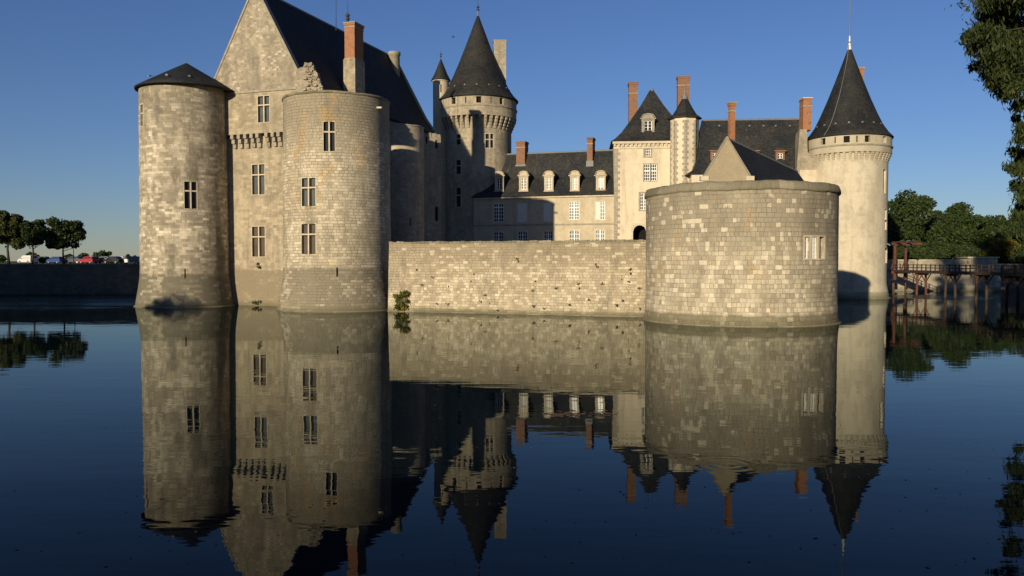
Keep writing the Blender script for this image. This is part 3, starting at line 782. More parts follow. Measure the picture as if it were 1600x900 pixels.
mb = MB(); mb.lathe(c2, [(R2b + .08, -.6), (R2b + .09, .05), (R2b - .1, .10)], 72); mb.build('footing', M['coping'], T2)
# lead spout
p = mp2(cyl_hit(c2, R2, 591, 168)[0], cyl_hit(c2, R2, 591, 168)[1], 0); q = mp2(cyl_hit(c2, R2, 591, 168)[0], cyl_hit(c2, R2, 591, 168)[1] - .05, -.6)
mb = MB(); mb.tube([p, q], [.12, .10], 8); mb.build('water_spout', M['trim'], T2)

# --- the keep between and behind them
e1 = Vector((.328, .945, 0)).normalized(); e2 = Vector((e1.y, -e1.x, 0))
KO = Vector((-28.2, 91.7, 0)) 
hw = 6.3; kz = 23.8; kap = P(403, -20, KO.y - .5).z; KL = 32.4
KEEP = thing('keep_building', 'tall gabled stone keep with steep dark slate roof between the round towers', 'castle building', (KO.x, KO.y, 0))
mpk = plmap(KO, e2)            # front plane, s along e2, depth back along e1
mpu = plmap(KO - e1 * .55, e2)  # corbelled upper wall
z_c1 = pl_hit(KO - e1 * .5, e2, 400, 212)[1]; z_c0 = pl_hit(KO, e2, 400, 231)[1]
w1 = pl_rect(KO, e2, 394, 413.5, 257, 304); w2 = pl_rect(KO, e2, 394, 414, 354, 401); w3 = pl_rect(KO - e1 * .55, e2, 403, 421, 150, 191)
mb = MB(); wall(mb, mpk, -hw - 1, hw + 1, -1.5, z_c1, [w1, w2])
Kz = Vector((0, 0, 1))
ztr = pl_hit(KO - e1 * .55, e2, 400, 143)[1]
wall(mb, mpu, -hw, hw, z_c1 + .25, ztr, [w3])
mb.face([mpu(-hw, z_c1 + .25), mpu(-hw, z_c1 + .25, .6), mpu(hw, z_c1 + .25, .6), mpu(hw, z_c1 + .25)])
# side and back walls
mps = plmap(KO + e2 * hw, e1)
for sg in (-1, 1):
    A = KO + e2 * (hw * sg) - e1 * .55; B = KO + e2 * (hw * sg) + e1 * KL
    mb.face([A + Kz * -1, B + Kz * -1, B + Kz * kz, A + Kz * kz])
bk = plmap(KO + e1 * KL, e2)
mb.face([bk(-hw, -1), bk(hw, -1), bk(hw, kz), bk(0, kap - .1), bk(-hw, kz)])
mb.build('wall', M['keep'], KEEP)
# gable
def gs(z): return hw * (kap - z) / (kap - kz)
mb = MB(); N = 20
g0 = ztr + .02
for i in range(N):
    za = g0 + (kap - g0) * i / N; zb = g0 + (kap - g0) * (i + 1) / N
    a, b = min(hw, gs(za)), min(hw, gs(zb))
    mb.face([mpu(-a, za, .12), mpu(a, za, .12), mpu(b, zb, .12), mpu(-b, zb, .12)], uv=[(-a, za), (a, za), (b, zb), (-b, zb)])
mb.build('gable', M['gable'], KEEP)
mb = MB(); mb.pbox(mpu, -hw - .1, hw + .1, ztr - .1, ztr + .13, -.14, .35); mb.build('string_course', M['trim_grey'], KEEP)
for sg in (-1, 1):
    mb = MB(); A = mpu(sg * gs(g0 - .5), g0 - .5, .05); B = mpu(0, kap + .1, .05)
    up = Vector((0, 0, .22)); th = e1 * .7
    lo = [A, B, B + th, A + th]
    mb.hexa(lo if sg < 0 else lo[::-1], [v + up + e2 * (sg * .12) for v in (lo if sg < 0 else lo[::-1])]); mb.build('verge_coping', M['trim_grey'], KEEP)
window(KEEP, mpk, w1, 'cross', 'glass_grey', sur=.08); window(KEEP, mpk, w2, 'cross', 'glass_brown', sur=.08); window(KEEP, mpu, w3, 'cross', 'glass_grey', sur=.07)
# corbels under the upper wall: stepped brackets
for i, uu in enumerate((365, 375, 385, 395, 404, 418, 428, 437)):
    s_ = pl_hit(KO - e1 * .4, e2, uu, 220)[0]; mb = MB(); Hh = z_c1 + .25 - z_c0
    for k in range(3):
        mb.pbox(mpk, s_ - .2, s_ + .2, z_c0 + Hh * k / 3, z_c0 + Hh * (k + 1) / 3 - .03, -.22 * (k + 1) - .06, .1)
    if i != 5: mb.build('corbel', M['trim_grey'], KEEP)
    else: mb.build('corbel', M['gable'], KEEP, 'broken stone bracket')
# main roof
mb = MB(); ov = .25
for sg in (1, -1):
    rA = KO - e1 * .2 + Kz * kap; rB = KO + e1 * (KL + .2) + Kz * kap
    # slight bell-cast at the foot
    pts = [(0, kap), (hw - 1.2, kap - (kap - kz) * (hw - 1.2) / hw - .25), (hw + .35, kz - .25)]
    for i in range(2):
        (a, za), (b, zb) = pts[i], pts[i + 1]
        q = [KO - e1 * .2 + e2 * (sg * a) + Kz * za, KO + e1 * (KL + .2) + e2 * (sg * a) + Kz * za, KO + e1 * (KL + .2) + e2 * (sg * b) + Kz * zb, KO - e1 * .2 + e2 * (sg * b) + Kz * zb]
        q = q[::-1] if sg > 0 else q
        mb.face(q); mb.face([v - Kz * .3 for v in q][::-1])
mb.build('roof', M['slate_deep'], KEEP)
mb = MB(); mb.tube([KO + Kz * (kap + .02), KO + e1 * (KL + .2) + Kz * (kap + .02)], [.13, .13], 6); mb.build('ridge', M['lead'], KEEP)
mb = MB()   # stone verge at the far gable, following the bell-cast of the slope
vp = [(0, kap), (hw - 1.2, kap - (kap - kz) * (hw - 1.2) / hw - .25), (hw + .35, kz - .25)]
for i in range(2):
    A = KO + e1 * (KL + .1) + e2 * vp[i][0] + Kz * (vp[i][1] - .35); B = KO + e1 * (KL + .1) + e2 * vp[i + 1][0] + Kz * (vp[i + 1][1] - .35)
    lo = [A, B, B + e1 * .5, A + e1 * .5]; mb.hexa(lo, [v + Kz * .62 + e2 * .08 for v in lo])
mb.build('verge_coping', M['trim_grey'], KEEP)
# big orange brick chimney on the right slope
pc = P(553, 40, 99.5); pc.z = 0
chimney(KEEP, pc, e2, 1.35, 2.1, 21.5, P(553, 38, 99.5).z, 'brick_orange', 'trim_grey', 0, (.5,), 'tall orange brick chimney with a stone foot', stone_to=P(553, 97, 99.5).z)
# round stone chimney at the far end of the ridge
p = P(616, 80, 120.5); mb = MB(); zt_ = P(616, 79, 119.5).z
mb.lathe(p, [(.82, zt_ - 7), (.80, zt_ - .5), (.92, zt_ - .45), (.92, zt_), (.55, zt_), (.5, zt_ - .6)], 20); mb.build('chimney', M['trim_grey'], KEEP, 'short round pale stone chimney')
for (uu, top, bot) in ((525, -3, 40),):
    yy = 100.8; a = P(uu, bot, yy); b = P(uu, top - 12, yy); mb = MB(); mb.tube([a - Kz * .6, b], [.05, .03], 6); mb.build('lightning_rod', M['iron'], KEEP)
p = P(543.5, 46, 104.5); finial(KEEP, p, P(543, 2, 104.5).z - p.z, .16, 'iron', (.25, .38, .5), 'finial_cross')
# ruined masonry stub on the gable shoulder
rs = random.Random(4); mb = MB()
top_ = [(462, 109), (468, 106), (474, 104), (476, 97), (481, 98.5), (487, 97), (488.5, 107), (492, 113), (494, 111), (497, 118), (499, 128), (503, 136), (504, 150)]
fr_ = [P(u, v, 88.3) for u, v in top_] + [P(462, 150, 88.3)]; bk_ = [q + Vector((rs.uniform(-.1, .1), 1.3, 0)) for q in fr_]
mb.face(fr_[::-1]); mb.face(bk_)
for i in range(len(fr_)): j = (i + 1) % len(fr_); mb.face([fr_[i], fr_[j], bk_[j], bk_[i]])
for i in range(120):
    uu = rs.uniform(476, 503); vv = rs.uniform(100 if uu < 489 else 100 + (uu - 488) * 2.4, 146); p = P(uu, vv, 88.25 + rs.uniform(-.08, .1)); q = rs.uniform(.08, .2)
    d = Vector((math.cos(rs.uniform(-.4, .4)), math.sin(rs.uniform(-.4, .4)), 0)).normalized()
    mb.obox(p, d, -q, q * .9, -q * .8, q, p.z - q * .6, p.z + q * .6, rs.uniform(0, .06), rs.uniform(0, .06))
mb.build('ruined_masonry', M['gable'], KEEP, 'crumbling stub of rubble masonry')

# --- T3: small round tower half way along the keep
c3 = KO + e1 * 14.5 + e2 * (hw + .2); p = P(625, 192, 106); c3 = Vector((p.x, 106.5, 0)); R3 = 3.0
z3 = P(625, 193, 103.5).z
T3 = thing('round_tower', 'small shaded round tower between the flat-topped tower and the cone-roofed one', 'tower', (c3.x, c3.y, 0), 'castle round towers')
s3 = [cyl_rect(c3, R3, 640, 642, 340, 352)]
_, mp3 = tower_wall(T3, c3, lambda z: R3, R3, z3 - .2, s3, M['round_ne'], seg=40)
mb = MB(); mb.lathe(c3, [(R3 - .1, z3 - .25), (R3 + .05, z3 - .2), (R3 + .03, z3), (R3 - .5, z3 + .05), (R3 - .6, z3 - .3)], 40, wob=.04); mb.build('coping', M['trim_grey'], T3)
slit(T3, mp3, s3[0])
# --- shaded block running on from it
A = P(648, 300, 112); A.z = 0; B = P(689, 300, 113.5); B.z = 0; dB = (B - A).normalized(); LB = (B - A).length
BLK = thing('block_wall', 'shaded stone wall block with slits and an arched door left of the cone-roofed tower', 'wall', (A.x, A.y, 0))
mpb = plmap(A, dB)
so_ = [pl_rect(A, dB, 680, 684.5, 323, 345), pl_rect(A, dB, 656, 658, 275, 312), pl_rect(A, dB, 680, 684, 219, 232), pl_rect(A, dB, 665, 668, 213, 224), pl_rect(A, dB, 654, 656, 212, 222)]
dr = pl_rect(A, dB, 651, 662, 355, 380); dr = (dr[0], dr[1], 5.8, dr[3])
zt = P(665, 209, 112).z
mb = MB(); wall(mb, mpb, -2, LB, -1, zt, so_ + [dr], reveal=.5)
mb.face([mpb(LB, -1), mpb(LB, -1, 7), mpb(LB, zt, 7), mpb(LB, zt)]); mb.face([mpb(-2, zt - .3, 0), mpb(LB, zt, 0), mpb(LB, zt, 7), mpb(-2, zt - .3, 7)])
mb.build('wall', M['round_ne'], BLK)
for o in so_: slit(BLK, mpb, o)
mb = MB(); arc_bars(mb, mpb, dr[0], dr[1], dr[3] - .9, dr[3], .01, .4, 8); mb.pbox(mpb, dr[0], dr[1], 5.76, 5.8, .1, .55); dq = mb.build('door', M['trim_grey'], BLK)
q = MB(); q.face([mpb(dr[0], 5.8, .5), mpb(dr[1], 5.8, .5), mpb(dr[1], dr[3], .5), mpb(dr[0], dr[3], .5)]); q.build('leaf_or_shade_sheet', M['timber'], dq)
mb = MB()
for i in range(9):
    a = -1.8 + (LB + 1.8) * i / 9; b = a + (LB + 1.8) / 9 * random.uniform(.75, 1.0); mb.pbox(mpb, a, b, zt - .28, zt + random.uniform(.05, .32), -.04, .6)
mb.build('coping', M['trim_grey'], BLK)

# --- T4: cone-roofed tower with machicolations
def cone_tower(label, c, R, Rg, z_cb, z_ct, z_str, z_e, Re, zap, mat, roofmat, body_ops, body_win, gal, ncorb, z0, Rbase=None, flare_h=3.0, spire=None):
    T = thing('round_tower', label, 'tower', (c.x, c.y, 0), 'castle round towers')
    Rb = Rbase or R
    Rf = lambda z: R + (Rb - R) * max(0, min(1, (flare_h - z) / flare_h)) ** 1.5
    _, mp = tower_wall(T, c, Rf, R, z_ct + .3, body_ops, mat, z0=z0, seg=64)
    # gallery
    mpg = cylmap(c, lambda z: Rg, Rg)
    gops = []
    for (t, kind) in gal:
        s_ = t * Rg
        if kind == 'w': gops.append((s_ - .38, s_ + .38, z_str + .28, z_e - .28))
        else: gops.append((s_ - .09, s_ + .09, z_str + .3, z_e - .3))
    mb = MB(); wall(mb, mpg, -PI * Rg, PI * Rg, z_ct, z_e, gops, ds=2 * PI * Rg / 64, reveal=.45, smooth=True)
    mb.lathe(c, [(R - .1, z_ct), (Rg, z_ct)], 64, smooth=False)
    mb.build('gallery_wall', mat, T)
    for o, (t, kind) in zip(gops, gal):
        if kind == 'w': window(T, mpg, o, 'plain', 'dark', sur=0, depth=.44, name='loophole')
        else: slit(T, mpg, o)
    mb = MB(); mb.lathe(c, [(Rg - .02, z_str - .16), (Rg + .14, z_str - .08), (Rg + .16, z_str + .06), (Rg - .02, z_str + .14)], 64); mb.build('string_course', M['trim_grey'], T)
    corbels(T, c, R, Rg - .02, z_ct + .002, z_cb, ncorb, mat)
    H = zap - z_e
    prof = [(Rg - .3, z_e - .08), (Re + .02, z_e - .14), (Re + .06, z_e + .02), (Re * .90, z_e + H * .055), (Re * .78, z_e + H * .135), (Re * .66, z_e + H * .25), (Re * .50, z_e + H * .42), (Re * .33, z_e + H * .62), (Re * .16, z_e + H * .83), (.16, zap)]
    mb = MB(); mb.lathe(c, prof, 72); mb.build('roof', roofmat, T)
    for i in range(9):
        t = -1.5 + 3.0 * i / 8; q = Vector((c.x + Re * .8 * math.sin(t), c.y - Re * .8 * math.cos(t), z_e + H * .125)); roof_vent(T, q, Vector((math.cos(t), math.sin(t), 0)))
    mb = MB(); mb.lathe(c, [(.34, zap - .9), (.36, zap - .75), (.16, zap - .1), (.10, zap + .5), (.17, zap + .62), (.17, zap + .74), (.05, zap + .85)], 12); mb.build('lead_cap', M['lead'], T)
    return T, mp, mpg

p = P(747, 190, 132.5); c4_ = Vector((p.x, p.y, 0)); R4 = rad_at(c4_, 799, 240); Rg4 = rad_at(c4_, 807, 180); Re4 = rad_at(c4_, 809.5, 157)
zf = lambda v: P(747, v, c4_.y - R4).z
o4 = [cyl_rect(c4_, R4, 758.5, 764.5, 209, 231), cyl_rect(c4_, R4, 766, 771.5, 209, 231), cyl_rect(c4_, R4, 713, 720, 210, 226), cyl_rect(c4_, R4, 712.5, 720, 250, 272), cyl_rect(c4_, R4, 712.5, 720, 293, 323)]
gal4 = [(math.asin(max(-1, min(1, (u - 747) / 60.0))), k) for u, k in ((696, 'l'), (712, 'w'), (731, 'l'), (750.5, 'w'), (769, 'l'), (784.5, 'w'), (797, 'l'))]
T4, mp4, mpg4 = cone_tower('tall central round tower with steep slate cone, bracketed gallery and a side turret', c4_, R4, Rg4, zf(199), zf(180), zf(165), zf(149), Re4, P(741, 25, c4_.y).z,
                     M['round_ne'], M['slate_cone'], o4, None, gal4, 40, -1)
for o in o4: window(T4, mp4, o, 'bar', 'glass', 'trim', sur=.12)
finial(T4, Vector((c4_.x, c4_.y, P(741, 20, c4_.y).z)), 3.0, .14, 'iron', (.15, .3))
p = P(741, 2, c4_.y); 
# stone chimney behind it
O4 = P(780.5, 100, 133); O4.z = 0
chimney(T4, O4, Vector((1, .12, 0)).normalized(), 1.95, 1.5, 22, P(780, 64, 133).z, 'round_ne', 'trim_grey', 0, (.0, 2.2), 'tall slender pale stone chimney')
# slender stair turret on its left
p = P(689, 150, 131.5); ct = Vector((p.x, p.y, 0)); rt = rad_at(ct, 701.5, 140)
zt0 = P(689, 123, 130.2).z; zap_ = P(689, 92, 131.5).z
mb = MB(); so4 = [cyl_rect(ct, rt, 688, 690, 132, 144)]
mpt = cylmap(ct, lambda z: rt, rt); wall(mb, mpt, -PI * rt, PI * rt, 5, zt0, so4, ds=.35, smooth=True, reveal=.3)
mb.lathe(ct, [(rt, zt0 - .35), (rt + .12, zt0 - .25), (rt + .12, zt0)], 28, smooth=False)
st = mb.build('stair_turret', M['wing'], T4)
q = MB(); q.face([mpt(so4[0][0], so4[0][2], .3), mpt(so4[0][1], so4[0][2], .3), mpt(so4[0][1], so4[0][3], .3), mpt(so4[0][0], so4[0][3], .3)]); q.build('arrow_slit', M['dark'], st)
mb = MB(); H = zap_ - zt0; mb.lathe(ct, [(rt, zt0 - .05), (rt + .28, zt0 - .08), (rt + .26, zt0 + .05), (rt * .8, zt0 + H * .3), (rt * .42, zt0 + H * .65), (.06, zap_)], 28); mb.build('turret_roof', M['slate_cone'], st)
f = finial(T4, Vector((ct.x, ct.y, zap_ - .1)), 1.7, .1, 'iron', (.3, .5)); f.parent = st

# ================================================================== LOW WING
A = P(740, 360, 127.0); A.z = 0; B = P(960, 360, 120.6); B.z = 0; dW = (B - A).normalized(); LW = (B - A).length
WING = thing('low_wing', 'long two-storey wing with five dormers and grey slate roof behind the terrace wall', 'castle building', (A.x, A.y, 0))
mpw = plmap(A, dW); we = P(850, 308.5, 125.7).z; wr = P(865, 241.5, 130).z
ff = [(771, 786.5, 318, 347), (808.5, 823, 318, 347), (849, 862.5, 317, 346), (889, 905, 315, 343), (930, 945, 315, 343.5)]
gf = [(771, 786.5, 362, 385), (809, 824, 361, 385), (849.5, 863.5, 360.5, 385), (889.5, 905, 359.5, 385), (930.5, 944.5, 359, 385)]
FO = [pl_rect(A, dW, *r) for r in ff]; GO = [pl_rect(A, dW, *r) for r in gf]
mb = MB(); wall(mb, mpw, 0, LW, 5, we, FO + GO, reveal=.25)
for s_ in (0, LW): mb.face([mpw(s_, 5), mpw(s_, 5, 8.6), mpw(s_, we, 8.6), mpw(s_, we)])
mb.face([mpw(0, 5, 8.6), mpw(LW, 5, 8.6), mpw(LW, we, 8.6), mpw(0, we, 8.6)])
mb.build('wall', M['wing'], WING)
for i, o in enumerate(FO):
    if i in (0, 3): grid_window(WING, mpw, o, 4, 6 if i == 3 else 5, mull=4)
    elif i == 1: grid_window(WING, mpw, o, 2, 3, shut=.98, label='window with closed pale shutters')
    else: grid_window(WING, mpw, o, 4, 5, shut=.52 if i == 4 else .97, label='window half covered by a pale shutter' if i == 4 else 'window with closed pale shutters')
for o in GO: grid_window(WING, mpw, o, 4, 4, kind='arched')
sz = P(870, 351.5, 125.3).z
mb = MB(); mb.pbox(mpw, 0, LW, sz - .15, sz + .08, -.10, .02); mb.build('string_course', M['trim_grey'], WING)
mb = MB(); mb.pbox(mpw, 0, LW, we - .22, we - .02, -.28, .05); mb.build('cornice', M['trim'], WING)
mb = MB(); H = wr - we
hip_roof(mb, A - dW * .3 + Vector((dW.y, -dW.x, 0)) * .4, dW, LW + .3, 9.4, [(0, 0, 0, 0, we), (.9, 0, .9, .9, we + H * .14), (2.2, 0, 2.6, 2.6, we + H * .42), (3.6, 0, 4.7, 4.7, wr)])
mb.build('roof', M['slate'], WING)
mb = MB(); rp = plmap(A + Vector((-dW.y, dW.x, 0)) * 4.3, dW); mb.tube([rp(3.3, wr + .02), rp(LW, wr + .02)], [.14, .14], 6); mb.build('ridge', M['lead'], WING)
for uu in (780, 818, 857.5, 898, 938.5):
    s_, z_ = pl_hit(A + Vector((-dW.y, dW.x, 0)) * .3, dW, uu, 297.5)
    dormer(WING, mpw, s_, z_, 1.42, P(uu, 270, 126).z - P(uu, 297.5, 126).z, 3.8, 'wing', nx=2, ny=4, d0=.3)
for uu, wv, vt, vb in ((816, 1.4, 222, 258), (923.5, .85, 216, 252)):
    yy = (126.6 if uu < 900 else 123.2) + 2.5; q = P(uu, vt, yy); O_ = Vector((q.x, q.y, 0)); 
    chimney(WING, O_, dW, wv, 1.9, we + 4, q.z, 'brick', 'brick', 0, (.0, .9))
    mb = MB(); mb.obox(O_, dW, -wv / 2 - .15, wv / 2 + .15, -1.0, .9, we + 3, P(uu, vb - 1, yy - 1).z, .02, .05); mb.build('chimney_flashing', M['lead'], WING)
for uu, vv in ((796, 306), (835, 304), (876, 303), (917, 302), (830, 255), (875, 250), (900, 248)):
    s_, z_ = pl_hit(A + Vector((-dW.y, dW.x, 0)) * (.25 if vv > 290 else 3.1), dW, uu, vv)
    if vv > 290: roof_vent(WING, mpw(s_, z_, .25), dW)

# ================================================================== PAVILION AND STAIR TURRET
A = P(959.5, 300, 120); A.z = 0; B = P(1085, 300, 119); B.z = 0; dP = (B - A).normalized(); LP = (B - A).length
PAV = thing('gate_pavilion', 'square cream pavilion with steep flared slate roof and an arched gateway', 'castle building', (A.x, A.y, 0))
mpp = plmap(A, dP); pe = P(1000, 221.5, 120).z; pa = P(1021, 141, 125).z
PO = [pl_rect(A, dP, 1008, 1016.5, 230, 244), pl_rect(A, dP, 1006, 1015.2, 256.5, 282.5), pl_rect(A, dP, 1016.8, 1026, 256.5, 282.5), pl_rect(A, dP, 1000, 1012, 302, 328)]
dr = pl_rect(A, dP, 989, 1010, 352, 385); dr = (dr[0], dr[1], 5.8, dr[3])
mb = MB(); wall(mb, mpp, 0, LP, 5, pe, PO + [dr], reveal=.3)
for s_ in (0, LP): mb.face([mpp(s_, 5), mpp(s_, 5, 10), mpp(s_, pe, 10), mpp(s_, pe)])
mb.face([mpp(0, 5, 10), mpp(LP, 5, 10), mpp(LP, pe, 10), mpp(0, pe, 10)])
mb.build('wall', M['render_cream'], PAV)
grid_window(PAV, mpp, PO[0], 3, 3, 'trim_grey', .25); grid_window(PAV, mpp, PO[1], 3, 5, 'trim_grey', .12, mull=3); grid_window(PAV, mpp, PO[2], 3, 5, 'trim_grey', .12, mull=3); grid_window(PAV, mpp, PO[3], 4, 5, 'trim_grey', .2)
mb = MB(); arc_bars(mb, mpp, dr[0], dr[1], dr[3] - (dr[1] - dr[0]) * .5, dr[3], .01, .6, 10)
mb.pbox(mpp, dr[0] - .3, dr[0], 5.8, dr[3] + .3, -.04, .1); mb.pbox(mpp, dr[1], dr[1] + .3, 5.8, dr[3] + .3, -.04, .1); mb.pbox(mpp, dr[0], dr[1], dr[3], dr[3] + .3, -.04, .1)
dq = mb.build('gateway', M['trim'], PAV, 'arched gateway opening')
q = MB(); q.face([mpp(dr[0], 5.8, 2.5), mpp(dr[1], 5.8, 2.5), mpp(dr[1], dr[3], 2.5), mpp(dr[0], dr[3], 2.5)]); q.build('leaf_or_shade_sheet', M['dark'], dq)  # near-black sheet deep in the open archway, standing in for the passage's shade
mb = MB(); mb.pbox(mpp, -.25, LP, pe - .35, pe, -.42, .02)
for i in range(22): a = -.1 + i * .62; mb.pbox(mpp, a, a + .3, pe - .72, pe - .37, -.3, .02)
mb.pbox(mpp, -.1, LP, pe - 1.05, pe - .75, -.14, .02); mb.build('cornice', M['trim'], PAV)
mb = MB(); z = 6.0; i = 0
while z < pe - 1.2:
    wq = .55 if i % 2 else .85; mb.pbox(mpp, 0, wq, z, z + .42, -.015, .05)
    z += .45; i += 1
mb.build('quoins', M['trim_grey'], PAV)
H = pa - pe; mb = MB(); n_ = Vector((dP.y, -dP.x, 0))
ca, cb_ = (LP + .9) / 2, 5.5
def ring(f, z): return (ca * f, ca * f, cb_ * f, cb_ * f, z)
hip_roof(mb, A - dP * .5 + n_ * .5, dP, LP + .9, 11.0, [ring(0, pe), ring(.10, pe + H * .055), ring(.25, pe + H * .17), ring(.45, pe + H * .38), ring(.72, pe + H * .68), ring(.93, pe + H * .95), ring(.975, pa)])
mb.build('roof', M['slate'], PAV)
s_, z_ = pl_hit(A + Vector((-dP.y, dP.x, 0)) * .9, dP, 1012.5, 210.5)
dormer(PAV, mpp, s_, z_, 1.85, P(1012, 181, 121).z - z_, 4.0, 'trim_grey', ny=4, d0=.9)
mb = MB(); q = mpp(ca - .45, pa - .3, 5.0); mb.lathe(q, [(.35, q.z - .3), (.3, q.z + .2), (.1, q.z + .5)], 10); mb.build('lead_cap', M['lead'], PAV)
O_ = P(989, 150, 126); O_.z = 0; chimney(PAV, O_, dP, 1.3, 2.1, pe - 2, P(989, 129.5, 125.5).z, 'brick', 'brick', 0, (0, 1.6))
O_ = P(1067.5, 150, 126.5); O_.z = 0; chimney(PAV, O_, dP, 1.8, 1.45, pe - 2, P(1067, 119.5, 126).z, 'brick', 'brick', 0, (0, 1.3))
for uu, vv in ((968, 218), (1029, 217)):
    s_, z_ = pl_hit(A - n_ * .3, dP, uu, vv); roof_vent(PAV, mpp(s_, z_, .3), dP)
# turret
p = P(1069.5, 220, 118.8); c5 = Vector((p.x, p.y, 0)); r5 = rad_at(c5, 1091, 230) * 1.04
te = P(1069, 181.5, 116.8).z; ta = P(1069, 149, 118.8).z
TUR = thing('stair_turret', 'slim octagonal stair turret with pointed slate roof beside the square pavilion', 'tower', (c5.x, c5.y, 0))
rot = PI / 8 + .26
mb = MB(); faces8 = []
verts8 = [Vector((c5.x + r5 * math.sin(rot + i * PI / 4), c5.y - r5 * math.cos(rot + i * PI / 4), 0)) for i in range(8)]
wins8 = {}
for i in range(8):
    a_, b_ = verts8[i], verts8[(i + 1) % 8]; d_ = (b_ - a_); L_ = d_.length; d_.normalize(); m8 = plmap(a_, d_); ops8 = []
    nrm = Vector((d_.y, -d_.x, 0))
    for (uu, va, vb) in ((1058.5, 199, 209), (1057.5, 255, 268)):
        mid = (a_ + b_) / 2; 
        s0, z0_ = pl_hit(a_, d_, uu, (va + vb) / 2)
        if nrm.y < -.3 and .4 < s0 < L_ - .4:
            z1_ = pl_hit(a_, d_, uu, va)[1]; z0_ = pl_hit(a_, d_, uu, vb)[1]; ops8.append((s0 - .36, s0 + .36, z0_, z1_))
    wall(mb, m8, 0, L_, 5, te, ops8, reveal=.25); wins8[i] = (m8, ops8, L_)
mb.build('wall', M['render_cream'], TUR)
qb = MB()
for i in range(8):
    m8, ops8, L_ = wins8[i]
    for o in ops8: grid_window(TUR, m8, o, 2, 3, 'trim_grey', .15)
    z = 7.0; j = 0
    while z < te - .5:
        wq = .28 if (j + i) % 2 else .48
        qb.pbox(m8, .001, wq, z, z + .4, -.012, .03); qb.pbox(m8, L_ - (.76 - wq), L_ - .001, z, z + .4, -.012, .03); z += .43; j += 1
qb.build('quoins', M['trim_grey'], TUR)
mb = MB(); H = ta - te
mb.lathe(c5, [(r5, te - .02), (r5 + .42, te - .12), (r5 + .42, te + .04), (r5 * .84, te + H * .17), (r5 * .58, te + H * .42), (r5 * .28, te + H * .76), (.12, ta)], 8, smooth=False, a0=rot, a1=rot + 2 * PI); mb.build('roof', M['slate_cone'], TUR)
mb = MB(); mb.lathe(c5, [(.45, ta - .7), (.35, ta - .1), (.12, ta + .4), (.04, ta + 1.6)], 10); mb.build('lead_cap', M['lead'], TUR)

# ================================================================== MAIN WING (right)
A = P(1076, 300, 114.6); A.z = 0; B = P(1262, 300, 113.4); B.z = 0; dM = (B - A).normalized(); LM = (B - A).length
MAIN = thing('main_wing', 'long main wing with tall dark slate roof between pavilion and right-hand cone tower', 'castle building', (A.x, A.y, 0))
mpm = plmap(A, dM); me_ = P(1090, 272, 114.4).z; mr = P(1180, 188, 118.8).z
mb = MB(); wall(mb, mpm, .4, LM, 5, me_, [])
mb.face([mpm(.4, 5), mpm(.4, 5, 9), mpm(.4, me_, 9), mpm(.4, me_)]); mb.face([mpm(LM, 5), mpm(LM, 5, 9), mpm(LM, me_, 9), mpm(LM, me_)])
mb.build('wall', M['render_cream'], MAIN)
mb = MB(); H = mr - me_; n_ = Vector((dM.y, -dM.x, 0))
hip_roof(mb, A + n_ * .5, dM, LM + .5, 10, [(-.35, 0, 0, 0, me_), (.7, 0, .8, .8, me_ + H * .08), (1.4, 0, 2.0, 2.0, me_ + H * .28), (2.4, 0, 5.0, 5.0, mr)])
mb.build('roof', M['slate'], MAIN)
mb = MB(); mb.tube([mpm(2.6, mr + .03, 4.5), mpm(LM, mr + .03, 4.5)], [.15, .15], 6); mb.build('ridge', M['lead'], MAIN)
for uu in (1117, 1178, 1219):
    s_, z_ = pl_hit(A - n_ * 1.3, dM, uu, 253)
    dm = dormer(MAIN, mpm, s_, z_, 1.2, 1.75, 3.0, 'brick', hood='none', ny=3, d0=1.3)
for uu in (1124, 1171, 1193, 1212, 1234):
    s_, z_ = pl_hit(A - n_ * 3.6, dM, uu, 197.5); roof_vent(MAIN, mpm(s_, z_, 3.6), dM)
# ================================================================== RIGHT-HAND CONE TOWER
c6, R6b = fit_tower(1256, 1391, 462, 467)
R6 = rad_at(c6, 1387.5, 300); Rg6 = rad_at(c6, 1394, 240); Re6 = rad_at(c6, 1396, 219)
um6 = 800 + F * math.tan(math.atan2(c6.x, c6.y)); yf6 = c6.y - R6
zf = lambda v: P(um6, v, yf6).z
o6 = [cyl_rect(c6, R6, 1379.5, 1384.5, 265, 302), cyl_rect(c6, R6, 1382, 1385.5, 327, 343), cyl_rect(c6, R6, 1382, 1385.5, 345, 359), cyl_rect(c6, R6, 1382.5, 1386, 388, 411)]
gal6 = [(math.asin(max(-1, min(1, (u - 1326) / 68.0))) - math.atan2(c6.x, c6.y) * 0 + math.atan2(c6.x, -(-c6.y)) * -1, k) for u, k in ((1270, 'l'), (1287, 'w'), (1306, 'l'), (1323.5, 'w'), (1339, 'l'), (1355, 'w'), (1369, 'l'), (1381, 'w'))]
T6, mp6, mpg6 = cone_tower('pale round tower with tall slate cone and white spire rising from the water at right', c6, R6, Rg6, zf(250), zf(237), zf(226), zf(209), Re6, P(1318, 74, c6.y).z,
                     M['round_se'], M['slate_cone'], o6, None, gal6, 46, -1.5, Rbase=R6b, flare_h=2.2)
for o in o6: window(T6, mp6, o, 'plain', 'glass_grey', 'trim', sur=.12)
mb = MB(); p = P(1318, 72, c6.y); p = Vector((c6.x, c6.y, p.z)); mb.tube([p, p + Kz * 8.5], [.09, .04], 6); mb.build('spire_rod', M['lead'], T6)
mb = MB(); mb.lathe(c6, [(.42, p.z - 1.4), (.38, p.z - 1.1), (.15, p.z + .3), (.08, p.z + 1.4)], 12); mb.build('spire_foot', plain('pale_lead', (.6, .6, .58), .5, .4, .05), T6)
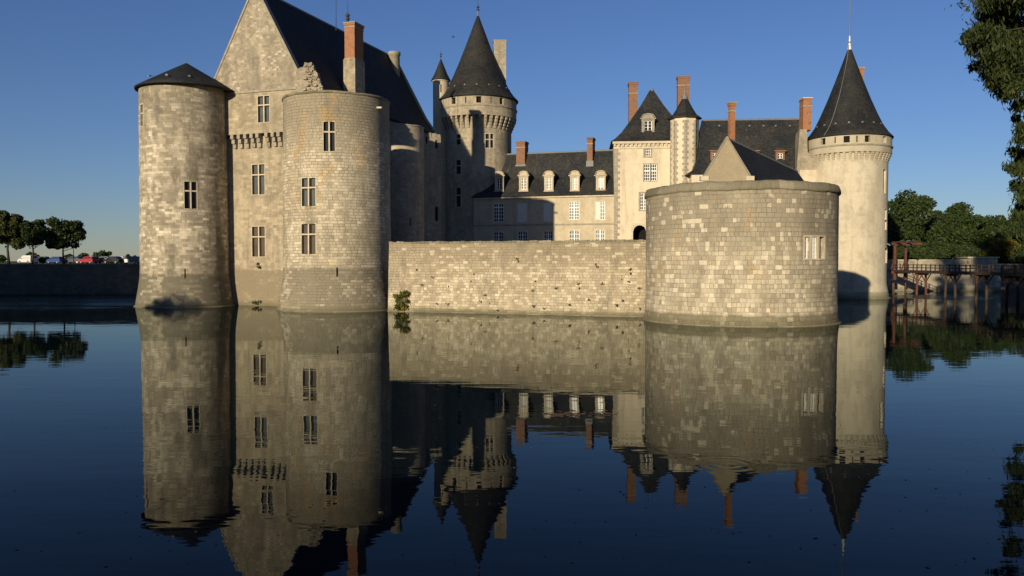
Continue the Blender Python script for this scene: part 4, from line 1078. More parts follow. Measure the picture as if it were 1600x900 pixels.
# lightning conductor down the cone and wall
mb = MB(); t0 = -.30 - math.atan2(c6.x, c6.y); H = p.z - zf(209)
pr = [(.3, 1), (Re6 * .16, .83), (Re6 * .33, .62), (Re6 * .50, .42), (Re6 * .66, .25), (Re6 * .78, .135), (Re6 * .9, .055), (Re6 + .08, 0.0)]
pts = [Vector((c6.x + (r + .05) * math.sin(t0 - .25 * (1 - f)), c6.y - (r + .05) * math.cos(t0 - .25 * (1 - f)), zf(209) + H * f + .05)) for r, f in pr]
mb.tube(pts, [.045] * len(pts), 5); mb.build('lightning_conductor', M['lead'], T6)
mb = MB(); mb.lathe(c6, [(R6b + .08, -.6), (R6b + .09, .05), (R6b - .1, .10)], 64); mb.build('footing', M['coping'], T6)
# brick chimney behind the cone
O_ = P(1341, 140, 122); O_.z = 0; chimney(T6, O_, Vector((1, 0, 0)), 1.1, 1.3, 22, P(1341, 106.5, 122).z, 'brick_orange', 'trim_grey')
# stone buttress block on its left carrying a brick chimney
A = P(1245, 292, 112.2); A.z = 0; BUT = thing('chimney_block', 'stone block with sloping top and brick chimney against the right-hand cone tower', 'castle building', (A.x, A.y, 0))
Yb = 112.2; poly = [P(u, v, Yb) for u, v in ((1245, 330), (1287.5, 330), (1287.5, 251.5), (1262, 238), (1261, 202), (1249.5, 202), (1245, 264))]
mb = MB(); bkv = Vector((.9, 4.2, 0))
mb.face(poly); mb.face([q + bkv for q in poly][::-1])
for i in range(len(poly)): j = (i + 1) % len(poly); mb.face([poly[j], poly[i], poly[i] + bkv, poly[j] + bkv])
mb.build('wall', M['round_ne'], BUT)
mb = MB(); lw = [P(u, v, Yb - .1) for u, v in ((1250, 420), (1287, 420), (1287, 265.5), (1250, 265.5))]; mb.face(lw)
for i in range(4): j = (i + 1) % 4; mb.face([lw[j], lw[i], lw[i] + Vector((0, .08, 0)), lw[j] + Vector((0, .08, 0))])
mb.build('render_panel', M['render_cream'], BUT)
O_ = P(1258.5, 180, 114); O_.z = 0; chimney(BUT, O_, Vector((1, -.05, 0)).normalized(), 1.15, 1.8, P(1258, 203, 113).z, P(1258, 153, 113.5).z, 'brick_orange', 'trim', 0, (0, 1.1))

# ================================================================== RAMPART TOWER (squat bastion)
c7, R7b = fit_tower(1004.5, 1313, 502, 511)
R7 = rad_at(c7, 1009, 400); um7 = 800 + F * math.tan(math.atan2(c7.x, c7.y)); z7 = P(um7, 281, c7.y - R7).z; z7c = P(um7, 297, c7.y - R7).z
def Rf7(z): return R7 + (R7b - R7) * max(0, min(1, (1.3 - z) / 1.3)) ** 1.2 
BAS = thing('squat_round_bastion', 'squat broad round bastion of square blocks with thick stone coping in the foreground', 'tower', (c7.x, c7.y, 0))
o7 = [cyl_rect(c7, R7, 1257.3, 1265, 370, 404), cyl_rect(c7, R7, 1268.2, 1277, 370, 404), cyl_rect(c7, R7, 1280.3, 1288.5, 370, 404)]
_, mp7 = tower_wall(BAS, c7, Rf7, R7, z7c + .1, o7, M['bastion'], seg=110, reveal=.4)
for i, o in enumerate(o7):
    if i == 1: grid_window(BAS, mp7, o, 2, 5, 'trim', .12, depth=.22)
    elif i == 0: grid_window(BAS, mp7, o, 2, 5, 'trim', .12, depth=.3, bar=.03)
    else: window(BAS, mp7, o, 'plain', 'glass_grey', 'trim', .12, depth=.35)
Hc = z7 - z7c
mb = MB(); mb.lathe(c7, [(R7 - .1, z7c - .02), (R7 + .10, z7c + .04), (R7 + .17, z7c + .16), (R7 + .14, z7c + Hc * .45), (R7 + .02, z7c + Hc * .85), (R7 - .25, z7), (R7 - .8, z7 + .05), (R7 - .9, z7 - .4), (.0, z7 - .4)], 160, wob=.03)
mb.build('coping', M['coping'], BAS)
mb = MB(); mb.lathe(c7, [(R7b + .08, -.6), (R7b + .09, .05), (R7b - .1, .10)], 110); mb.build('footing', M['coping'], BAS)
# guardhouse on top of / behind the bastion
Yg = c7.y + 2
G = thing('guardhouse', 'low guardhouse with a buff triangular gable and slate roof behind the bastion coping', 'castle building', (P(1136, 280, Yg).x, Yg, z7 - .4))
g = [P(1096, 292, Yg), P(1177, 292, Yg), P(1172, 276, Yg), P(1136, 215.5, Yg), P(1101, 276, Yg)]
mb = MB(); mb.face(g); th = Vector((.15, .45, 0)); mb.face([q + th for q in g][::-1])
for i in range(5): j = (i + 1) % 5; mb.face([g[j], g[i], g[i] + th, g[j] + th])
mb.build('gable', M['guard'], G)
def strip(a, b, name):
    mb = MB(); lo = [a + Vector((0, -.07, 0)), b + Vector((0, -.07, 0)), b + Vector((0, .55, 0)), a + Vector((0, .55, 0))]
    mb.hexa(lo, [v + Kz * .16 for v in lo]); mb.build(name, M['trim_grey'], G)
strip(g[4] + Vector((-.15, 0, -.2)), g[3], 'verge_coping'); strip(g[3], g[2] + Vector((.15, 0, -.2)), 'verge_coping')
mb = MB()   # kneeler stones at the foot of the gable
for q, sg in ((g[4], -1), (g[2], 1)): mb.box(q.x - .35, q.x + .35, q.y - .1, q.y + .5, q.z - .35, q.z + .05)
mb.build('kneelers', M['trim'], G)
B = g[3] + th; E = P(1264, 284, Yg + 8.5); E2 = P(1246, 268.5, Yg + 9.5); Rr = g[2] + th + Vector((.1, 0, -.1)); Lf = g[4] + th + Vector((-.1, 0, -.1)); BK = Vector((Lf.x + 6.5, Yg + 14, Lf.z))
mb = MB()
mid_r = B.lerp(E2, .45) + Vector((0, 0, -.12)); 
e_lo = E.copy(); e_lo.z = Rr.z - .05
mb.face([Rr, e_lo, E2, B]); mb.face([B, E2, BK, Lf]); mb.face([E2, e_lo, e_lo + Vector((.5, 4, 0)), BK])
for q0, q1 in ((Rr, e_lo), (e_lo, e_lo + Vector((.5, 4, 0))), (BK, Lf)):
    mb.face([q0, q1, Vector((q1.x, q1.y, z7 - 1)), Vector((q0.x, q0.y, z7 - 1))])
mb.build('roof', M['slate_deep'], G)
mb = MB(); mb.tube([B + Kz * .04, E2 + Kz * .04], [.09, .09], 6); mb.build('ridge', M['lead'], G)
O_ = P(1143, 200, Yg + 2.2); O_.z = 0; chimney(G, O_, Vector((1, .2, 0)).normalized(), .46, .5, z7, P(1143, 158.5, Yg + 1.8).z, 'brick_orange', 'trim_grey', 0, (0, .75))

# ================================================================== TERRACE WALL
A = ground(606, 486.5); B = ground(1012, 495.5); dT = (B - A).normalized(); LT = (B - A).length
CUR = thing('terrace_wall', 'long sunlit terrace wall rising from the water between flat-topped tower and bastion', 'wall', (A.x, A.y, 0))
mpc = plmap(A, dT); zc = P(800, 376, (A.y + B.y) / 2).z
holes = []; rs = random.Random(11)
for (uu, vv) in ((739.5, 429), (809, 409), (650, 422), (836, 440), (735, 440), (930, 413), (971, 437), (700, 448), (905, 451), (985, 428), (986, 421), (871, 450), (765, 474)):
    s_, z_ = pl_hit(A, dT, uu, vv); w_ = rs.uniform(.045, .085); holes.append((s_ - w_, s_ + w_, z_ - w_, z_ + w_ * 1.4))
mb = MB(); 
def mpc_b(s_, z, d=0.0): return mpc(s_, z, d + .05 * z)      # slight batter
wall(mb, mpc_b, 0, LT, -1.5, zc - .22, holes, ds=3.0, reveal=.3)
mb.face([mpc_b(0, zc - .22, 0), mpc_b(LT, zc - .22, 0), mpc_b(LT, zc - .22, 1.2), mpc_b(0, zc - .22, 1.2)])
mb.build('wall_face', M['curtain'], CUR)
mb = MB()
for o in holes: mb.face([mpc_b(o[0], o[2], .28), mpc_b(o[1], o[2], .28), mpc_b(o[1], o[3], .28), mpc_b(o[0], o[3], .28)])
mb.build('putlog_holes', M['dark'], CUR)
mb = MB(); n = 60
for i in range(n):
    a = LT * i / n; b = LT * (i + 1) / n - .02; j = rs.uniform(-.05, .035); mb.pbox(mpc_b, a, b, zc - .22, zc + j, -.05 + rs.uniform(-.01, .01), 1.1)
mb.build('coping', M['coping'], CUR)
mb = MB(); mb.pbox(mpc, 0, LT, -.6, .07, -.10, .3, 12); mb.build('footing', M['coping'], CUR)
#SPLIT2
# ================================================================== WALL PLANTS
def wall_plant(label, mp, s_, z, n, size, h, w_, name='wall_plant', group=None, mat='leaf_olive', seed=0):
    p = mp(s_, z, 0.0); root = thing(name, label, 'plant', p, group); rs = random.Random(seed)
    cl = []; sb = MB()
    for i in range(max(3, int(n / 40))):
        a = rs.uniform(-1, 1) * w_ * .5; hh = rs.uniform(.15, 1) * h
        q = mp(s_ + a, z + hh, -.18 - rs.random() * .25); r = w_ * rs.uniform(.14, .26); cl.append((q.x, q.y, q.z, r, r * .8, r * 1.1))
        sb.tube([p, p.lerp(q, .5) + Vector((a * .2, -.05, 0)), q], [.025, .018, .008], 5)
    sb.build('stem', M['bark'], root)
    leaf_cloud('leaves', M[mat], root, cl, n, size, seed=seed, shell=.15)
    return root
s_, z_ = pl_hit(A, dT, 628, 486)
wall_plant('bushy yellow-green shrub sprouting at the waterline beside the flat-topped tower', mpc, s_, .1, 900, .17, 1.75, 1.6, 'waterside_shrub', mat='leaf_autumn', seed=3)
weeds = [((659, 447), 'leafy weed left of the wall centre, low down'), ((752, 473), 'spindly brown-green weed near the waterline under the middle windows'), ((757, 462), ''), ((832, 456), ''), ((835, 481), ''), ((903, 446), ''), ((890, 478), ''), ((932, 418), ''), ((985, 423), ''), ((983, 442), ''), ((998, 452), ''), ((870, 452), ''), ((941, 445), ''), ((1000, 485), ''), ((676, 435), ''), ((964, 480), ''), ((700, 478), ''), ((778, 486), ''), ((683, 476), ''), ((808, 407), ''), ((972, 472), ''), ((920, 470), ''), ((850, 483), '')]
for i, ((uu, vv), l) in enumerate(weeds):
    s_, z_ = pl_hit(A, dT, uu, vv)
    wall_plant('small dark weed tuft rooted in a joint of the sunlit terrace wall', mpc_b, s_, max(.1, z_), 45, .07, .26, .28, 'wall_weed', 'weeds growing on the terrace wall', 'leaf_olive', seed=20 + i)
for i, (uu, vv, cc_, rr_, mpx, lab) in enumerate(((405, 419, None, None, mpk, 'dark tuft of weeds under the lowest window between the two left towers'),)):
    s_, z_ = pl_hit(KO, e2, uu, vv); wall_plant(lab, mpx, s_, z_, 120, .12, .5, .8, 'wall_weed', seed=50)
s_, z_ = pl_hit(KO, e2, 402, 476)
wall_plant('tufts of weeds at the waterline between the two left round towers', mpk, s_, .1, 160, .12, .45, .9, 'wall_weed', seed=51)

# ================================================================== FOOTBRIDGE AND DRAWBRIDGE
XB = 60.5; zd = 3.55
def bridge():
    root = thing('timber_footbridge', 'long dark timber footbridge on trestles crossing the moat at right', 'bridge', (XB, 110, 0))
    y0, y1 = 91.5, 127.5; W = 1.0
    mb = MB(); y = y0
    while y < y1: mb.box(XB - W, XB + W, y, y + .22, zd, zd + .07); y += .25
    mb.build('deck', M['timber'], root)
    mb = MB()
    for x in (-W + .1, W - .1): mb.box(XB + x - .12, XB + x + .12, y0, y1, zd - .32, zd - .004)
    mb.build('beams', M['timber'], root)
    for sg in (-1, 1):
        mb = MB(); x = XB + sg * W
        for z in (.42, .84): mb.box(x - .04, x + .04, y0, y1, zd + z, zd + z + .09)
        mb.build('handrail', M['timber'], root)
        y = y0 + .3
        while y < y1: 
            q = MB(); q.box(x - .065, x + .065, y - .065, y + .065, zd - .35, zd + 1.0); q.build('railing_post', M['timber'], root); y += 2.6
    for k, y in enumerate((93.0, 99.0, 105.5, 113.0, 121.0)):
        for sg in (-1, 1):
            x = XB + sg * W * .6
            q = MB(); q.tube([(x + sg * .15, y, -2), (x, y, zd - .33)], [.20, .17], 8); q.build('leg', M['timber'] if k < 4 else M['redwood'], root)
        q = MB(); q.box(XB - W, XB + W, y - .12, y + .12, zd - .62, zd - .324)
        for sg in (-1, 1):
            x = XB + sg * W * .6
            for s2 in (-1, 1): q.tube([(x, y, zd - 1.7), (x, y + s2 * 1.5, zd - .34)], [.08, .08], 5)
        q.build('brace', M['timber'] if k < 4 else M['redwood'], root)
bridge()
def drawbridge():
    root = thing('drawbridge_frame', 'reddish timber lifting frame standing on the footbridge beside the pale tower', 'gate', (XB, 128, zd))
    for x in (XB - .75, XB + .95):
        for y in (128.0,):
            q = MB(); q.hexa([(x - .2, y - .2, zd - 1.5), (x + .2, y - .2, zd - 1.5), (x + .2, y + .2, zd - 1.5), (x - .2, y + .2, zd - 1.5)], [(x - .16, y - .16, zd + 4), (x + .16, y - .16, zd + 4), (x + .16, y + .16, zd + 4), (x - .16, y + .16, zd + 4)]); q.build('post', M['redwood'], root)
            q = MB(); q.tube([(x - .6, y, zd), (x - .1, y, zd + 1.6)], [.09, .09], 5); q.build('strut', M['redwood'], root)
    q = MB(); q.box(XB - 1.5, XB + 3.4, 127.8, 128.2, zd + 4.0, zd + 4.3); q.build('lintel', M['redwood'], root)
    for x in (XB - .7, XB + .9):
        q = MB(); q.hexa([(x - .1, 124.0, zd + 4.2), (x + .1, 124.0, zd + 4.2), (x + .12, 132.5, zd + 4.304), (x - .12, 132.5, zd + 4.304)], [(x - .1, 124.0, zd + 4.4), (x + .1, 124.0, zd + 4.4), (x + .12, 132.5, zd + 4.62), (x - .12, 132.5, zd + 4.62)]); q.build('lifting_beam', M['redwood'], root)
        q = MB(); q.tube([(x, 124.2, zd + 4.2), (x, 124.2, zd + .2)], [.025, .025], 4); q.build('chain', M['iron'], root)
    q = MB(); q.box(XB - 1.1, XB + 1.1, 127.5, 136.6, zd - .1, zd + .06); q.build('deck', M['timber'], root)
    q = MB(); q.box(XB - 1.4, XB + 1.6, 127.7, 128.3, zd - .5, zd - .104)
    for x in (XB - .8, XB + 1.0): q.tube([(x, 128, zd - 1.9), (x, 128, -2)], [.13, .13], 6)
    q.build('footing_beam', M['redwood'], root)
drawbridge()
# parapet on the lit quay and a small flat-roofed stone hut at its end
rt = thing('parapet_wall', 'low pale parapet on top of the sunlit quay behind the footbridge', 'wall', (56, 137, 4.5))
mb = MB(); mb.box(57, 76, 136.9, 137.3, 4.5, 5.15); mb.build('wall_face', M['far_wall'], rt); mb = MB(); mb.box(56.9, 76.1, 136.84, 137.36, 5.152, 5.26); mb.build('coping', M['trim'], rt)
rt = thing('stone_hut', 'small flat-roofed stone hut in shade at the end of the sunlit quay', 'hut', (79, 139, 4.5))
p = P(1514, 404, 139)
mb = MB(); mb.box(76.4, 81.3, 137.2, 141, 4.5, 5.55); mb.build('wall', M['far_wall'], rt); mb = MB(); mb.box(76.2, 81.5, 137, 141.2, 5.552, 5.72); mb.build('roof', M['trim'], rt)

# ================================================================== CARS ON THE FAR QUAY
CARPAINT = {}
def paint(name, col):
    m, n, b = new_mat(name); b.inputs['Base Color'].default_value = c4(col); b.inputs['Roughness'].default_value = .28; b.inputs['Coat Weight'].default_value = .5; b.inputs['Coat Roughness'].default_value = .05
    return m
glass_car = glassm('car_glass', (.02, .024, .028), .05); rub = plain('tyre_rubber', (.02, .02, .02), .9); rim_m = plain('wheel_rim_metal', (.4, .4, .4), .4, .5, .05, metal=.7)
lamp_r = plain('tail_lamp_red', (.35, .02, .015), .3); lamp_w = plain('head_lamp_lens', (.7, .7, .68), .2)
def car(label, x, y, ang, col, kind='hatch', L=4.0, W=1.68, H=1.45):
    root = thing('parked_car', label, 'car', (0, 0, 0), 'cars parked along the quay')
    body = {'hatch': [(-.5, .28), (-.5, .62), (-.47, .9), (-.40, .96), (-.36, .98), (.18, 1.0), (.38, .88), (.48, .72), (.5, .5), (.5, .28)],
            'van': [(-.5, .28), (-.5, .9), (-.49, 1.02), (-.45, 1.04), (-.36, 1.04), (.22, 1.02), (.42, .9), (.49, .72), (.5, .5), (.5, .28)],
            'sedan': [(-.5, .3), (-.5, .7), (-.49, .9), (-.36, .98), (-.28, .98), (.18, .95), (.38, .86), (.48, .7), (.5, .5), (.5, .28)]}[kind]
    cab = {'hatch': [(-.47, .93), (-.38, 1.40), (-.30, 1.45), (.02, 1.45), (.10, 1.40), (.28, .97)], 'van': [(-.49, 1.0), (-.46, 1.55), (-.42, 1.62), (.10, 1.62), (.18, 1.55), (.33, .99)],
           'sedan': [(-.40, .95), (-.26, 1.36), (-.2, 1.41), (.02, 1.41), (.09, 1.36), (.25, .93)]}[kind]
    k = H / cab[2][1]
    mb = MB(); hw_ = W / 2
    def loft(pr, w0, w1, zs0, zs1):
        def wd(z): return w0 + (w1 - w0) * max(0, min(1, (z - zs0) / (zs1 - zs0)))
        n = len(pr)
        A_ = [Vector((a * L, -wd(z), z * k)) for a, z in pr]; B_ = [Vector((a * L, wd(z), z * k)) for a, z in pr]
        mb.face(A_); mb.face(B_[::-1])
        for i in range(n): j = (i + 1) % n; mb.face([A_[j], A_[i], B_[i], B_[j]])
    loft(body, hw_, hw_ * .97, .3, 1.0); loft(cab, hw_ * .93, hw_ * .76, .95, 1.45)
    mb.build('body', paint(label[:12] + '_paint', col), root)
    g_ = MB()
    c0, ct_ = cab[0], cab[-1]; zt_ = cab[2][1]
    def wd(z): return hw_ * (.93 - .17 * (z - .95) / .5) + .006
    for sg in (-1, 1):
        for (xa, xb, xc, xd) in ((cab[0][0] + .06, -.12, -.13, cab[2][0] + .01), (-.10, ct_[0] - .05, cab[3][0] + .0, -.11)):
            zl, zh = .99 * 1.0, zt_ - .1
            if kind == 'van': zl = 1.06
            f = [Vector((xa * L, sg * wd(zl), zl * k)), Vector((xb * L, sg * wd(zl), zl * k)), Vector((xc * L, sg * wd(zh), zh * k)), Vector((xd * L, sg * wd(zh), zh * k))]
            g_.face(f)
    for (P0, P1, sx) in ((cab[-1], cab[-2], 1), (cab[0], cab[1], -1)):
        a = Vector((P0[0] * L, 0, P0[1] * k)); b = Vector((P1[0] * L, 0, P1[1] * k)); nrm = Vector((sx * .006, 0, .006))
        a2 = a.lerp(b, .12) + nrm; b2 = a.lerp(b, .95) + nrm
        g_.face([a2 + Vector((0, -hw_ * .82, 0)), a2 + Vector((0, hw_ * .82, 0)), b2 + Vector((0, hw_ * .72, 0)), b2 + Vector((0, -hw_ * .72, 0))])
    g_.build('windows', glass_car, root)
    for xx in (-.31, .32):
        for sg in (-1, 1):
            q = MB(); r = .3; cy = sg * (hw_ - .09); pts = []
            q.tube([(xx * L, cy - .1, r), (xx * L, cy + .105, r)], [r, r], 18); wh = q.build('wheel', rub, root)
            q = MB(); q.tube([(xx * L, cy + sg * .10, r), (xx * L, cy + sg * .115, r)], [r * .62, r * .55], 10); q.build('rim', rim_m, wh)
    for sg in (-1, 1):
        q = MB(); q.box(.485 * L, .503 * L, sg * hw_ * .72 - .16, sg * hw_ * .72 + .16, .58 * k, .70 * k); q.build('headlight', lamp_w, root)
        q = MB(); q.box(-.503 * L, -.485 * L, sg * hw_ * .8 - .1, sg * hw_ * .8 + .1, .68 * k, .88 * k); q.build('taillight', lamp_r, root)
    for sg in (-1, 1):
        q = MB(); q.box(.16 * L, .19 * L, sg * (hw_ + .08) - .08, sg * (hw_ + .08) + .08, .98 * k, 1.1 * k); q.build('mirror', rub, root)
    root.location = (x, y, 4.51); root.rotation_euler = (0, 0, ang)
def cx(u, y): return (u - 800) / F * y
car('white family van parked at the far left of the quay', cx(44, 162.5), 162.5, R_(155), (.55, .55, .52), 'van', 3.9, 1.7, 1.62)
car('dark green car half hidden behind the left tree trunk', cx(63, 168), 168, R_(175), (.02, .03, .03), 'hatch', 3.9)
car('blue hatchback parked between the two left tree trunks', cx(88, 164), 164, R_(160), (.03, .07, .22), 'hatch', 3.6, 1.6, 1.4)
car('dark grey-blue saloon beside the blue hatchback', cx(116, 165), 165, R_(170), (.04, .05, .06), 'sedan', 4.3)
car('bright red hatchback parked on the quay', cx(139, 163.5), 163.5, R_(160), (.33, .02, .022), 'hatch', 3.7, 1.65, 1.42)
car('silver-grey saloon parked right of the red hatchback', cx(163, 166), 166, R_(175), (.12, .13, .15), 'sedan', 4.2)
car('black saloon parked next to the silver-grey one', cx(178, 164.5), 164.5, R_(160), (.02, .018, .02), 'sedan', 4.2)
car('white hatchback partly hidden behind the black saloon', cx(187, 168), 168, R_(165), (.4, .4, .4), 'hatch', 3.7)
car('dark teal estate parked nearest the pale left tower', cx(203, 165), 165, R_(178), (.04, .055, .06), 'van', 4.4, 1.7, 1.45)
# street lamp
rt = thing('street_lamp', 'slim grey street lamp beside the parked cars on the far quay', 'lamp', (cx(115.5, 134), 134, 4.5))
p = Vector((cx(115.5, 134), 134, 4.5)); mb = MB(); mb.tube([p, p + Kz * 1.0, p + Kz * 3.0], [.09, .06, .05], 8); mb.build('pole', M['lead'], rt); mb = MB(); mb.lathe(p, [(.06, p.z + 3.0), (.22, p.z + 3.1), (.2, p.z + 3.35), (.03, p.z + 3.5)], 10); mb.build('lamp_head', M['trim'], rt)

# ================================================================== TREES
GL = 4.5
def tt(u, vtop, Y, wpx, label, seed, leaf='leaf_dark', n=9000, size=.42, trunk=.28, group=None, **kw):
    x = cx(u, Y); H = P(u, vtop, Y).z - GL; return tree(label, (x, Y, GL), H, wpx / F * Y, H * trunk, seed, leaf, n, size, group=group, **kw)
gl_ = 'trees on the far left quay'
tt(14, 323, 140, 64, 'big dark tree with brownish top at the left edge of the photo', 1, 'leaf_olive', 15000, .36, .2, gl_, nc=36, k=.27)
tt(51, 340, 141, 54, 'dark tree in the middle of the three quay trees behind the white van', 2, 'leaf_dark', 12000, .34, .26, gl_, nc=32, k=.27)
tt(100, 344, 139, 70, 'round dark tree standing alone above the parked cars', 3, 'leaf_dark', 16000, .34, .24, gl_, nc=38, k=.27)
gf_ = 'low far bushes beyond the cars'
for i, (u, v, Y, wp, lab) in enumerate(((2, 400, 180, 20, 'low dark bush at the left edge beyond the quay cars'), (66, 403, 165, 12, 'small bush behind the dark car near the middle quay tree'), (48, 391, 220, 18, 'pale green bush seen between the two left quay trees'), (131, 393, 240, 20, 'rounded green far tree above the red hatchback at left'), (160, 391, 240, 32, 'wider rounded green far tree right of the red hatchback'),
                                       (200, 397, 230, 9, 'small pointed far bush nearest the left tower'), (211, 399, 225, 9, 'tiny far bush touching the left tower edge'), (108, 398, 200, 14, 'far bush seen behind the lone round tree trunk'), (78, 405, 200, 10, 'tiny far bush left of the blue hatchback'))):
    tt(u, v, Y, wp, lab, 60 + i, 'leaf_mid', 1500, .5, .12, gf_, name='far_bush', nc=10)
# right background wood
gr_ = 'tall trees behind the footbridge'
R_T = [(1412, 296, 165, 84, 'tallest dark tree right beside the pale cone tower', 'leaf_mid'), (1492, 311, 168, 78, 'broad rounded tree with pointed top left of the shaded hut', 'leaf_mid'), (1452, 335, 178, 60, 'dark tree filling the gap behind the two tallest footbridge trees', 'leaf_dark'),
       (1545, 333, 172, 66, 'lower green tree above the shaded stone hut', 'leaf_mid'), (1590, 336, 178, 66, 'dark tree at the right edge behind the yellowing one', 'leaf_dark'), (1630, 325, 160, 70, 'big dark tree just outside the right edge', 'leaf_dark'),
       (1518, 350, 185, 60, 'dark tree behind and between the rounded tree and the hut', 'leaf_dark')]
for i, (u, v, Y, wp, lab, lf) in enumerate(R_T): tt(u, v, Y, wp, lab, 80 + i, lf, 15000, .46, .06, gr_, nc=34)
tt(1562, 364, 154, 56, 'small yellowing autumn tree beyond the footbridge', 95, 'leaf_autumn', 9000, .32, .06, gr_, nc=24)
for i, (u, v, Y, wp, lab) in enumerate(((1400, 372, 152, 40, 'dark shrub under the tall trees next to the pale tower'), (1435, 378, 154, 50, 'dark shrub behind the drawbridge frame'), (1472, 372, 153, 50, 'dark shrub above the middle of the sunlit quay'), (1512, 380, 152, 44, 'dark shrub behind the shaded hut'),
                                       (1606, 385, 150, 54, 'dark shrub at the right edge behind the footbridge'), (1585, 402, 152.5, 40, 'low green shrub by the water at the right end of the footbridge'))):
    tt(u, v, Y, wp, lab, 110 + i, 'leaf_dark', 5000, .36, .03, 'shrubs behind the footbridge', name='shrub', nc=16)

# dense undergrowth closing the view below the tall trees
rs = random.Random(31); cl = []
for i in range(90):
    x = rs.uniform(54, 122); y = rs.uniform(156, 162); h = rs.uniform(1.2, 2.6); cl.append((x, y, 4.3 + h * .6, 1.9, 1.5, h))
o = setting(leaf_cloud('undergrowth', M['leaf_dark'], None, cl, 30000, .42, seed=32, shell=.3), 'stuff')
# feathery tree overhanging from the right
def cypress():
    base = Vector((39.8, 54.5, 4.5)); root = thing('overhanging_tree', 'large feathery-leaved tree reaching in from the right edge of the photo', 'tree', base)
    tb = MB(); tb.tube([base - Kz * .5, base + Kz * 2, base + Kz * 12, base + Kz * 24, base + Kz * 31], [.85, .6, .42, .22, .05], 12); tb.build('trunk', M['bark'], root)
    rs = random.Random(5); cl = []; lb = MB()
    V_ = [(1560, -40, 60), (1545, 30, 26), (1530, 66, 20), (1560, 85, 34), (1590, 110, 34), (1568, 40, 36), (1592, 75, 36), (1580, 130, 26), (1562, 118, 22), (1540, 5, 16), (1552, 18, 20), (1578, 10, 28), (1515, 58, 16), (1534, 52, 20), (1556, 60, 24), (1585, 50, 30), (1520, 78, 12), (1545, 88, 24), (1575, 90, 28), (1524, 104, 11), (1548, 112, 20), (1572, 122, 24), (1552, 133, 14), (1567, 148, 14), (1585, 140, 22), (1592, 165, 16), (1588, 185, 10), (1597, 200, 12),
          (1583, 236, 10), (1595, 240, 14), (1579, 262, 11), (1594, 268, 15), (1586, 290, 11), (1597, 310, 12), (1592, 338, 13), (1599, 366, 12), (1600, 250, 18), (1598, 215, 18), (1600, 325, 20), (1602, 295, 20), (1560, -10, 30), (1590, -20, 40)]
    for (u, v, r) in V_:
        Y = 52 + rs.uniform(-2.5, 2.5); p = P(u, v, Y); rr = r / F * Y * .80
        cl.append((p.x, p.y, p.z, rr * 1.05, rr * 1.1, rr * .95))
        s = Vector((base.x, base.y, min(p.z + 1.0 + rs.random(), 33)))
        lb.tube([s, s.lerp(p, .5) + Kz * .3, p], [.12, .07, .02], 5)
    lb.build('limbs', M['bark'], root)
    for i in range(95):
        z = rs.uniform(6, 32); t = rs.uniform(0, 2 * PI); R = (6.2 - (z - 6) * .12) * rs.uniform(.25, 1)
        x = base.x + .6 + R * math.cos(t) ; y = base.y + R * math.sin(t)
        if x < .625 * y + 2.4 and z < 26: x = .625 * y + 2.4 + rs.uniform(0, 1.2)
        r = rs.uniform(.8, 1.5); cl.append((x, y, z, r, r, r * .7))
    leaf_cloud('crown', M['leaf_cypress'], root, cl, 270000, .125, droop=.6, aspect=2.8, seed=9, shell=.1, fuzz=.34)
cypress()
# more trees down the right bank, just outside the frame, seen in the water
for i, (x, y, h) in enumerate(((50, 64, 17), (57, 76, 19), (33, 40, 9))):
    tree(['leafy bank tree behind the feathery tree on the right bank', 'tall bank tree near the right end of the footbridge', 'small bank tree in front of the feathery tree'][i], (x, y, 4.5), h, 9 - i, 1.5, 130 + i, 'leaf_dark', 9000, .4, group='trees along the right bank')
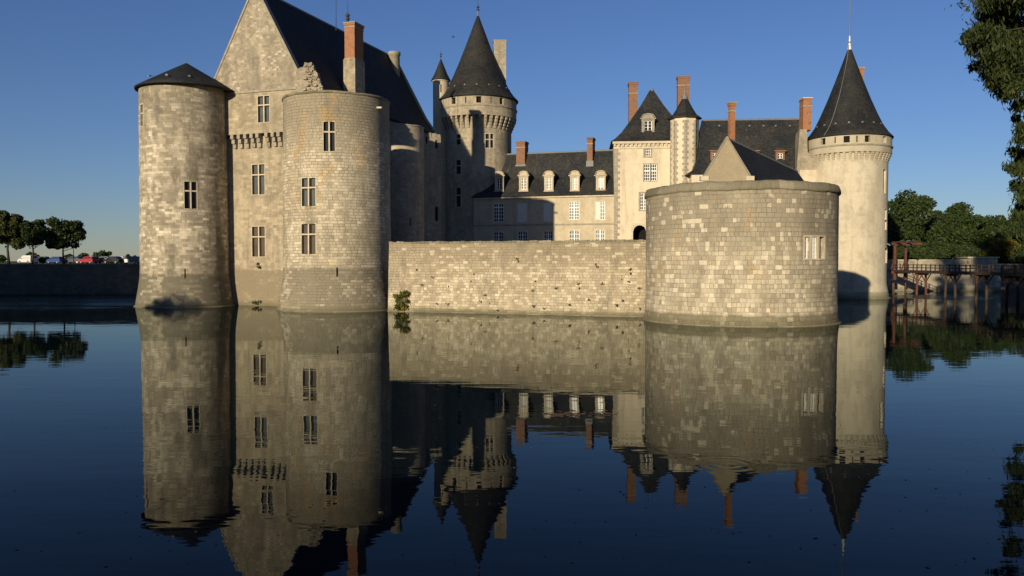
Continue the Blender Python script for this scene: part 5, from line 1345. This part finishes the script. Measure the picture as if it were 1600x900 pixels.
# trees along the left bank, behind the photographer's left shoulder: they shade the far quay
for i, (x, y, h, w_) in enumerate(((-125, 64, 18.5, 15), (-114, 67, 19.5, 14), (-105, 70, 18, 14), (-97, 74, 19.5, 13), (-89, 79, 18, 12), (-80.6, 84, 17, 13))):
    tree(['first', 'second', 'third', 'fourth', 'fifth', 'sixth'][i] + ' tall dark tree along the left bank counted from the west', (x, y, 4.5), h, w_, .8, 140 + i, 'leaf_dark', 26000, .7, group='trees along the left bank', nc=44, k=.42)
tree('small round tree on the left bank that shades the foot of the far left tower', (-63.9, 32, 4.5), 8.0, 9.2, 2.9, 150, 'leaf_dark', 9000, .3, group='trees along the left bank')

# ================================================================== FLOATING LEAVES AND A BIRD
rs = random.Random(8); mb = MB()
for i in range(420):
    u = rs.uniform(20, 1590); v = rs.uniform(540, 890)
    if i < 150: u = rs.gauss(886, 15) if i < 100 else rs.gauss(940, 10); v = rs.gauss(648, 2.2)
    elif i < 190: u = rs.gauss(900, 260); v = rs.gauss(690, 50)
    g_ = ground(u, min(max(v, 520), 899), .006); r = rs.uniform(.02, .055) * (2.6 if i < 150 else 1); t = rs.uniform(0, PI); a = Vector((math.cos(t), math.sin(t), 0)); b = Vector((-a.y, a.x, 0))
    mb.face([g_ - a * r, g_ - b * r * .5, g_ + a * r, g_ + b * r * .5 + Kz * .008])
o = setting(mb.build('floating_leaves', plain('dead_leaf', (.16, .10, .05), .8, .2, .4, 6.0)), 'stuff')
p = P(708, 58, 100)
rt = thing('bird', 'tiny dark bird flying in the sky left of the central cone roof', 'bird', p)
mb = MB(); mb.tube([p + Vector((-.3, 0, 0)) * .45, p + Vector((-.12, 0, .02)) * .45, p + Vector((.15, 0, .03)) * .45, p + Vector((.3, 0, .05)) * .45, p + Vector((.4, 0, .05)) * .45], [.015, .07, .085, .05, .01], 8)
mb.face([p + Vector((-.3, -.06, 0)) * .45, p + Vector((-.3, .06, 0)) * .45, p + Vector((-.5, .1, 0)) * .45, p + Vector((-.5, -.1, 0)) * .45]); mb.build('body', M['iron'], rt)
for sg in (-1, 1):
    q = MB(); q.face([p + Vector((.15, sg * .05, .04)) * .45, p + Vector((-.1, sg * .05, .04)) * .45, p + Vector((-.12, sg * .35, .28)) * .45, p + Vector((.08, sg * .38, .3)) * .45]); q.face([p + Vector((-.12, sg * .35, .28)) * .45, p + Vector((.08, sg * .38, .3)) * .45, p + Vector((-.22, sg * .8, .2)) * .45]); q.build('wing', M['iron'], rt)
